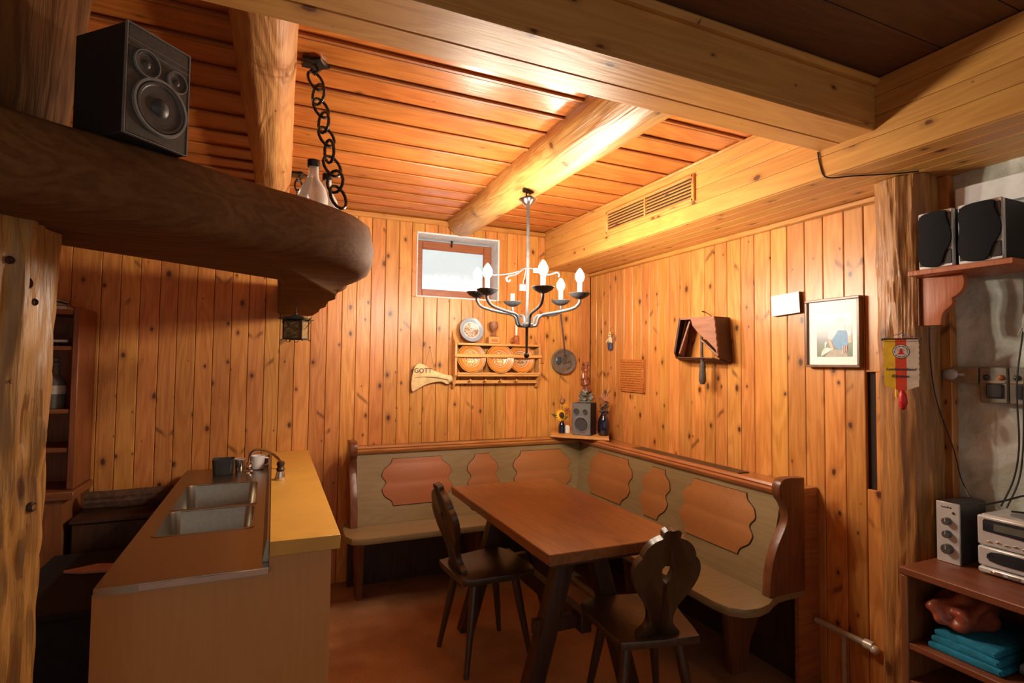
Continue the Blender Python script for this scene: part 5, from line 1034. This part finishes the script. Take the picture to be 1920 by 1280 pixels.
cable('black cable looping from the beam along the soffit to the log post', [(1.916, 1.425, 2.284), (1.917, 1.415, 2.225), (1.925, 1.395, 2.176), (2.00, 1.34, 2.176), (2.10, 1.26, 2.174), (2.155, 1.20, 2.172)])
cable('thin brown black cable running down the log post to the radio speaker', [(2.22, 1.203, 1.76), (2.205, 1.203, 1.55), (2.225, 1.198, 1.35), (2.295, 1.178, 1.15), (2.295, 1.160, 1.06), (2.27, 1.12, 0.995)], 0.0022)
cable('black cable hanging from the speaker shelf past the sockets, left of the pair', [(2.300, 0.962, 1.775), (2.290, 0.965, 1.60), (2.285, 0.985, 1.40), (2.290, 0.985, 1.20), (2.285, 1.00, 1.08), (2.27, 1.03, 0.985)])
cable('black cable hanging from the speaker shelf past the sockets, right of the pair', [(2.300, 0.940, 1.775), (2.288, 0.950, 1.62), (2.285, 0.966, 1.38), (2.290, 0.974, 1.20), (2.285, 0.986, 1.08), (2.26, 1.01, 0.985)])
cable('loop of black cable lying on top of the compact stereo', [(2.20, 1.06, 0.985), (2.24, 1.01, 1.010), (2.27, 0.95, 1.040), (2.27, 0.89, 1.030), (2.25, 0.90, 0.995), (2.22, 0.98, 0.985)], 0.0032)
t = T('cable_bundle', 'tangle of silvery wire hanging under the outer speaker', 'cable', (2.30, 0.95, 1.56))
for k in range(5):
    bm = NB(); tube(bm, crom([(2.295+0.005*math.sin(k*2), 0.952+0.006*math.cos(k*2.2), 1.72), (2.288, 0.955+0.010*math.sin(k*1.7), 1.66), (2.286, 0.957+0.008*math.cos(k), 1.61), (2.29, 0.962+0.02*math.sin(k*1.3), 1.565)], 4), 0.0024, 6); obj('wire', bm, 'silver', t)
# lower shelf with hi-fi
t = T('low_shelf_unit', 'dark red brown low shelf unit standing right of the log post', 'shelf', (2.14, 0.5, 0))
bm = NB(); box(bm, (1.950, -0.55, 0.758), (2.320, 1.172, 0.782), 0.003); obj('top_board', bm, 'redwood_y', t)
bm = NB(); box(bm, (1.952, 1.146, 0.0), (2.320, 1.170, 0.757), 0.003); obj('side_panel', bm, 'redwood', t)
bm = NB(); box(bm, (1.952, -0.55, 0.0), (2.320, -0.526, 0.757), 0.003); obj('side_panel', bm, 'redwood', t)
for z in (0.520, 0.400, 0.06):
    bm = NB(); box(bm, (1.954, -0.525, z), (2.310, 1.145, z+0.020), 0.002); obj('shelf_board', bm, 'redwood_y', t)
bm = NB(); box(bm, (2.311, -0.525, 0.0), (2.320, 1.145, 0.757)); obj('back_panel', bm, 'redwood', t)
t = T('radio_speaker', 'silver speaker box with three grey knobs on the low shelf unit', 'loudspeaker', (2.140, 1.122, 0.783), math.radians(-90))
wd, h = 0.070, 0.205
bm = NB(); box(bm, (-wd/2+0.001, 0.008, 0), (wd/2-0.001, 0.165, h-0.001), 0.003); obj('cabinet', bm, 'darkplastic', t, local=True)
bm = NB(); box(bm, (-wd/2, 0, 0), (wd/2, 0.0079, h), 0.0015); obj('front_panel', bm, 'silver', t, local=True)
for k, z in enumerate((0.142, 0.098, 0.048)):
    bm = NB(); r = 0.0125 if k < 2 else 0.0165; lathe(bm, [(r*1.05, 0.0), (r, 0.014), (r*0.9, 0.017), (0, 0.017)], 20, Matrix.Translation((0.0, 0, z)) @ Matrix.Rotation(math.pi/2, 4, 'X')); kb = obj('knob', bm, 'knob', t, local=True)
    bm = NB(); box(bm, (-0.001, -0.0178, z), (0.001, -0.017, z+r*0.85)); obj('knob_mark', bm, 'silver', kb, local=True)
bm = NB(); lathe(bm, [(0.004, 0), (0.004, 0.002), (0, 0.002)], 14, Matrix.Translation((0.018, 0, 0.172)) @ Matrix.Rotation(math.pi/2, 4, 'X')); obj('indicator', bm, 'darkplastic', t, local=True)
obj('lettering', text_bm('SoundLab', 0.0082, frame((-0.003, -0.0006, 0.186), (1, 0, 0), (0, 0, 1))), 'ink', t, local=True, smooth=False)
t = T('compact_stereo', 'silver compact stereo with dark display on the low shelf unit', 'stereo', (2.140, 0.915, 0.783), math.radians(-90))
wd, h = 0.245, 0.190
bm = NB(); box(bm, (-wd/2+0.002, 0.012, 0.006), (wd/2-0.002, 0.17, h), 0.006); obj('case', bm, 'silver', t, local=True)
bm = NB(); box(bm, (-wd/2, 0.0, 0.092), (wd/2, 0.0115, h-0.002), 0.005); obj('upper_front', bm, 'silver', t, local=True)
bm = NB(); box(bm, (-wd/2, 0.0, 0.026), (wd/2, 0.0115, 0.089), 0.005); obj('lower_front', bm, 'silver', t, local=True)
bm = NB(); box(bm, (-wd/2+0.002, -0.004, 0.004), (wd/2-0.002, 0.0115, 0.023), 0.005); obj('control_bar', bm, 'silver', t, local=True)
FX = Matrix(((1, 0, 0, 0), (0, 0, -1, 0), (0, 1, 0, 0), (0, 0, 0, 1)))
dp_ = [(-0.105, 0.172), (-0.100, 0.178), (0.06, 0.178), (0.07, 0.172), (0.075, 0.150), (0.07, 0.142), (0.0, 0.134), (-0.105, 0.140)]
bm = NB(); prism(bm, dp_, 0.0, 0.003, FX, 0.001); ds = obj('display_window', bm, 'display', t, local=True)
bm = NB(); box(bm, (-0.075, -0.0036, 0.146), (0.02, -0.003, 0.168)); obj('lcd', bm, 'lcd', ds, local=True)
bm = NB(); prism(bm, [(p.x, p.y) for p in crom([Vector((a, b, 0)) for a, b in ((-0.085, 0.075), (0.0, 0.080), (0.085, 0.075), (0.088, 0.050), (0.0, 0.042), (-0.088, 0.046))], 3, True)], 0.0, 0.003, FX, 0.001); obj('cassette_window', bm, 'display', t, local=True)
for k in range(7):
    bm = NB(); box(bm, (-0.095+k*0.023, -0.003, 0.104+0.003*(k % 2)), (-0.082+k*0.023, 0.001, 0.110+0.003*(k % 2)), 0.001); obj('button', bm, 'chrome', t, local=True)
for k in range(4):
    bm = NB(); box(bm, (-0.085+k*0.045, -0.007, 0.009), (-0.055+k*0.045, -0.003, 0.018), 0.001); obj('button', bm, 'rimgrey' if k % 2 else 'chrome', t, local=True)
bm = NB(); lathe(bm, [(0.055, 0.190), (0.055, 0.194), (0.045, 0.197), (0.0, 0.197)], 28, Matrix.Translation((0.01, 0.085, 0)) @ Matrix.Diagonal((1.4, 1, 1, 1))); obj('disc_lid', bm, 'rimgrey', t, local=True)
for k, (y, nm) in enumerate(((1.1600, 'green case leaning closest to the silver radio speaker'), (1.1665, 'green case leaning closest to the log post'))):
    t = T('disc_case', 'thin '+nm, 'case', (2.23, y, 0.783), 0, 'green cases beside the radio speaker')
    bm = NB(); box(bm, (2.165, y-0.0022, 0.783), (2.29, y+0.0022, 0.960), 0.001); obj('case', bm, 'green', t)
    bm = NB(); box(bm, (2.1640, y-0.0016, 0.79), (2.1652, y+0.0016, 0.952)); obj('spine', bm, 'bookdark' if k else 'bookgreen', t)
def soft(name, label, cat, c, sc, mat, seed, wob=0.35, fold=None):
    bm = NB(); ball(bm, c, 1.0, sc, sub=4, wob=wob, freq=1.6, seed=seed)
    for v in bm.verts:
        v.co.z += 0.006*noise.noise(v.co*22)+0.003*noise.noise(v.co*60)
        zf = c[2]-sc[2]*0.72
        if v.co.z < zf: v.co.z = zf
    return tag(obj(name, bm, mat, origin=(c[0], c[1], c[2]-sc[2]*0.72), ang=180), label, cat)
def towel():
    t = T('folded_towel', 'folded teal towel under the red brown bag in the low shelf', 'towel', (2.08, 1.02, 0.541))
    for k in range(3):
        z0 = 0.5412+0.021*k; y0, y1 = 0.915+0.008*k, 1.105-0.006*k
        outl = crom([Vector(q) for q in ((y0, z0+0.002, 0), (y0-0.004, z0+0.011, 0), (y0+0.004, z0+0.020, 0), ((y0+y1)/2, z0+0.0205+0.002*k, 0), (y1-0.012, z0+0.020, 0), (y1, z0+0.010, 0), (y1-0.012, z0+0.0005, 0), ((y0+y1)/2, z0+0.0003, 0))], 4, True)
        bm = NB(); prism(bm, [(p.x, p.y) for p in outl], 1.985+0.006*k, 2.26, PYZ, 0.004); obj('fold', bm, 'teal', t)
towel()
soft('leather_bag', 'crumpled red brown leather bag on the teal towel', 'bag', (2.115, 1.065, 0.654), (0.125, 0.075, 0.065), 'redbag', 5, 0.5)
soft('dark_bag', 'dark crumpled bag at the right in the low shelf', 'bag', (2.13, 0.78, 0.60), (0.13, 0.11, 0.075), 'darkbox', 9, 0.5)
